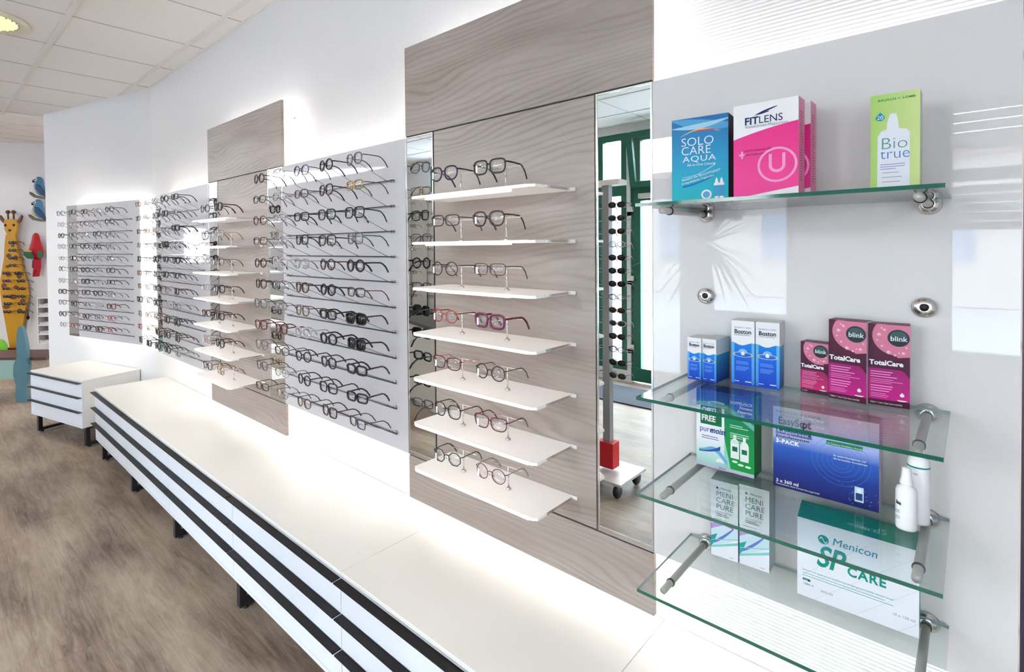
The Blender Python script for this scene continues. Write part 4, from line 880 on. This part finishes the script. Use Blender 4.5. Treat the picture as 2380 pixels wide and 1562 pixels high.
blob([(.02, -.15, .03), (.0, -.10, .085), (-.005, -.04, .105), (0, .04, .085), (0, .11, .06), (0, .17, .052), (0, .21, .04), (0, .23, .012)], crd).build('body', t, subsurf=1)
MB().prism([(-.11, -.02), (-.02, -.03), (.02, -.09), (.0, -.13), (-.07, -.12), (-.12, -.07)], -.075, -.062, cwing, axis='y').build('wing', t)
MB().prism([(-.115, .0), (-.01, -.015), (.0, -.035), (-.11, -.025)], -.078, -.076, flat('parrot_gold', (220, 180, 90)), axis='y').build('wing_band', t)
MB().prism([(.06, -.02), (.11, -.02), (.13, -.08), (.10, -.13), (.06, -.10)], -.06, -.045, cwing, axis='y').build('wing', t)
MB().prism([(-.03, -.13), (.06, -.13), (.055, -.25), (.03, -.37), (.0, -.375), (.012, -.28), (-.01, -.28), (-.025, -.37), (-.045, -.375), (-.03, -.25)], -.02, .01, crd, axis='y').build('tail', t)
MB().prism([(-.045, -.14), (-.02, -.14), (-.03, -.26), (-.055, -.25)], -.012, .012, flat('parrot_bl', (60, 50, 120)), axis='y').build('tail_feather', t)
# paper tray rack
t = empty('letter_rack', 'white letter rack with five compartments on the far wall, half hidden', 'letter rack', at(88, 800, DB-.14), BR)
m = MB(); w_, h_ = 48*gs, 106*gs
m.box(0, .012, 0, .13, 0, h_, WHITE); m.box(w_-.012, w_, 0, .13, 0, h_, WHITE); m.box(.012, w_-.012, .12, .13, 0, h_, mat('rack_back', srgb(120, 110, 120), .7))
for k in range(6): m.box(.012, w_-.012, 0, .12, k*(h_-.012)/5, k*(h_-.012)/5+.012, WHITE)
m.build('rack_body', t)
for k in range(5):
    z = k*(h_-.012)/5+.013; MB().prism([(.02, z), (.2, z), (.2, z+.03), (.12, z+.045), (.07, z+.03), (.02, z+.04)], .01, .1, flat('paper', (225, 222, 226)), axis='y').build('paper_stack', t)
# children's table with a curved board end
k1 = Vector((-6.49, -.49, 0)); TB = R(YAW)
t = empty('play_table', 'low children table with brown top, sage apron and curved blue grey end board', 'table', k1, TB)
sg = flat('sage', (150, 176, 168)); bg_ = flat('bluegrey', (86, 124, 136))
MB().box(-.9, .22, .02, .42, .395, .425, mat('dark_brown_top', srgb(70, 44, 38), .4)).build('table_top', t)
MB().box(-.9, -.01, .0, .02, .22, .40, sg).build('apron', t)
for x in (-.78, -.42): MB().box(x, x+.05, .06, .1, 0, .395, BLACK).build('leg', t)
MB().prism([(-.045, 0), (.05, 0), (.055, .06), (.045, .16), (.075, .26), (.08, .36), (.062, .42), (.068, .50), (.055, .60), (.035, .69), (.01, .735), (-.012, .72), (-.028, .65), (-.035, .55), (-.03, .44), (-.065, .36), (-.07, .26), (-.045, .16), (-.055, .06)], -.02, .019, bg_, axis='y').build('end_board', t, bevel=.006)
t = empty('soft_toy', 'green round soft toy lying at the left edge beneath the giraffe', 'toy', at(0, 806, DB-.35), BR)
blob([(0, -.11, .03), (0, -.08, .07), (0, -.02, .095), (0, .03, .085), (0, .07, .06), (0, .10, .03)], flat('toy_green', (120, 196, 60)), .8).build('body', t, subsurf=1)
MB().lathe([(.001, -.05), (.02, -.04), (.02, -.02)], cw_, 10, (-.03, -.05, .05), 'y').build('eye', t)
MB().box(-.16, .16, -.12, .12, -.20-.02, -.112, mat('toy_shelf', srgb(120, 84, 60), .6)).build('wood_block', t)

# ------------------------------------------------------------------ things behind the camera that the mirrors show
t = empty('sunglasses_spinner', 'tall grey rotating sunglasses stand seen in the right mirror', 'display stand', (-1.565, -1.71, 0))
MB().box(-.022, .022, -.022, .022, .13, 1.80, mat('grey_aluminium', srgb(150, 150, 154), .35, .6)).build('column', t)
MB().box(-.16, .16, -.16, .16, .085, .10, STEEL).build('base_plate', t)
MB().box(-.05, .05, -.04, .04, .12, .27, flat('red_base', (196, 34, 40))).build('red_box', t)
for x in (-.12, .12):
    for y in (-.12, .12): MB().lathe([(.035, -.012), (.042, 0), (.035, .012)], RUBBER, 18, (x, y, .043), 'x').build('caster_wheel', t)
MB().box(-.10, .10, -.05, .05, 1.80, 1.83, WHITE).build('top_cap', t)
pg = MB()
for k in range(14):
    z = 1.68-.0765*k; pg.tube([(-.15, -.0, z-.012), (.15, -.0, z-.012)], .002, CHROME, 6)
pg.build('peg', t)
cs_ = ['black', 'navy', 'brown', 'clear', 'tortoise', 'grey']
for k in range(14):
    z = 1.68-.0765*k
    for s_, x in ((1, .087), (-1, -.087)):
        eyeglasses('%s sunglasses on the spinner in the mirror, %s from the top, %s side' % (cs_[(k*5+(s_ < 0)*2) % 6], ORD[k], 'right' if s_ > 0 else 'left'), 'sunglasses on the mirrored spinner', (-1.565+x, -1.71+.05, z), PI, 'oval', 'acetate', cs_[(k*5+(s_ < 0)*2) % 6], None, sun=(k % 4 != 3), cat='eyeglasses')
# palm
t = empty('palm_plant', 'spiky palm in a pot, seen only as a reflection in the white glossy panel', 'plant', (-1.50, -3.20, 0))
MB().lathe([(.11, 0), (.15, .28), (.16, .30), (.14, .30), (.13, .26)], flat('pot', (110, 100, 96)), 24).build('pot', t)
MB().tube([(0, 0, .26), (.02, .0, .8), (0, .02, 1.44)], [.045, .035, .03], flat('trunk', (120, 96, 70)), 10).build('trunk', t)
fo = MB(); gl = mat('palm_leaf', srgb(44, 70, 34), .55); rr = random.Random(11)
for i in range(120):
    a_ = rr.uniform(0, 2*PI); el = rr.uniform(-.75, 1.3); L_ = rr.uniform(.45, .66); d = Vector((math.cos(a_)*math.cos(el), math.sin(a_)*math.cos(el), math.sin(el))); side = Vector((-math.sin(a_), math.cos(a_), 0)); b0 = Vector((0, .02, 1.44)); pts = []
    for j in range(5):
        s_ = j/4; p = b0+d*L_*s_+Vector((0, 0, -.12*s_*s_)); w_ = .017*(1-s_)**.6+.001; pts.append((p-side*w_, p+side*w_))
    vs = [q for pr_ in pts for q in pr_]; fo.add(vs, [(2*j, 2*j+1, 2*j+3, 2*j+2) for j in range(4)], gl)
fo.build('leaves', t)
# white display wall with chrome rods, mirrored in the left strips
t = empty('glasses_display_wall', 'white free standing display board with chrome rods, seen in the left mirror strip', 'display stand', (-4.4, -3.2, 0), R(0))
MB().box(-.75, .75, -.03, .03, .7, 2.1, WHITE).build('board', t)
MB().box(-.8, .8, -.25, .28, 0, .70, mat('black_cabinet', (.02, .02, .024), .4)).build('base_cabinet', t)
rd = MB()
for x in (-.6, -.3, 0, .3, .6): rd.tube([(x, .045, .72), (x, .045, 2.05)], .008, CHROME, 8)
rd.build('chrome_rod', t)
for r_ in range(9):
    for c_ in range(4):
        cd_ = random.choice(['Rk', 'Sk', 'Ps', 'Cb', 'Rs', 'Ok'])
        s_, w, col, tc = CODE[cd_]
        eyeglasses('%s eyeglasses on the mirrored white board, %s row, %s column' % (desc(cd_), ORD[r_], ORD[c_]), 'eyeglasses on the mirrored white board', (-4.4-.45+.3*c_, -3.2+.14, 1.98-.14*r_), PI, s_, w, col, tc)
t = empty('service_desk', 'white service desk with dark top, seen only in the mirrors', 'desk', (-3.4, -2.3, 0), R(20))
MB().box(-.6, .6, -.3, .3, 0, .72, WHITE).build('desk_body', t); MB().box(-.63, .63, -.33, .33, .72, .75, mat('dark_desk_top', (.03, .03, .035), .3)).build('desk_top', t)
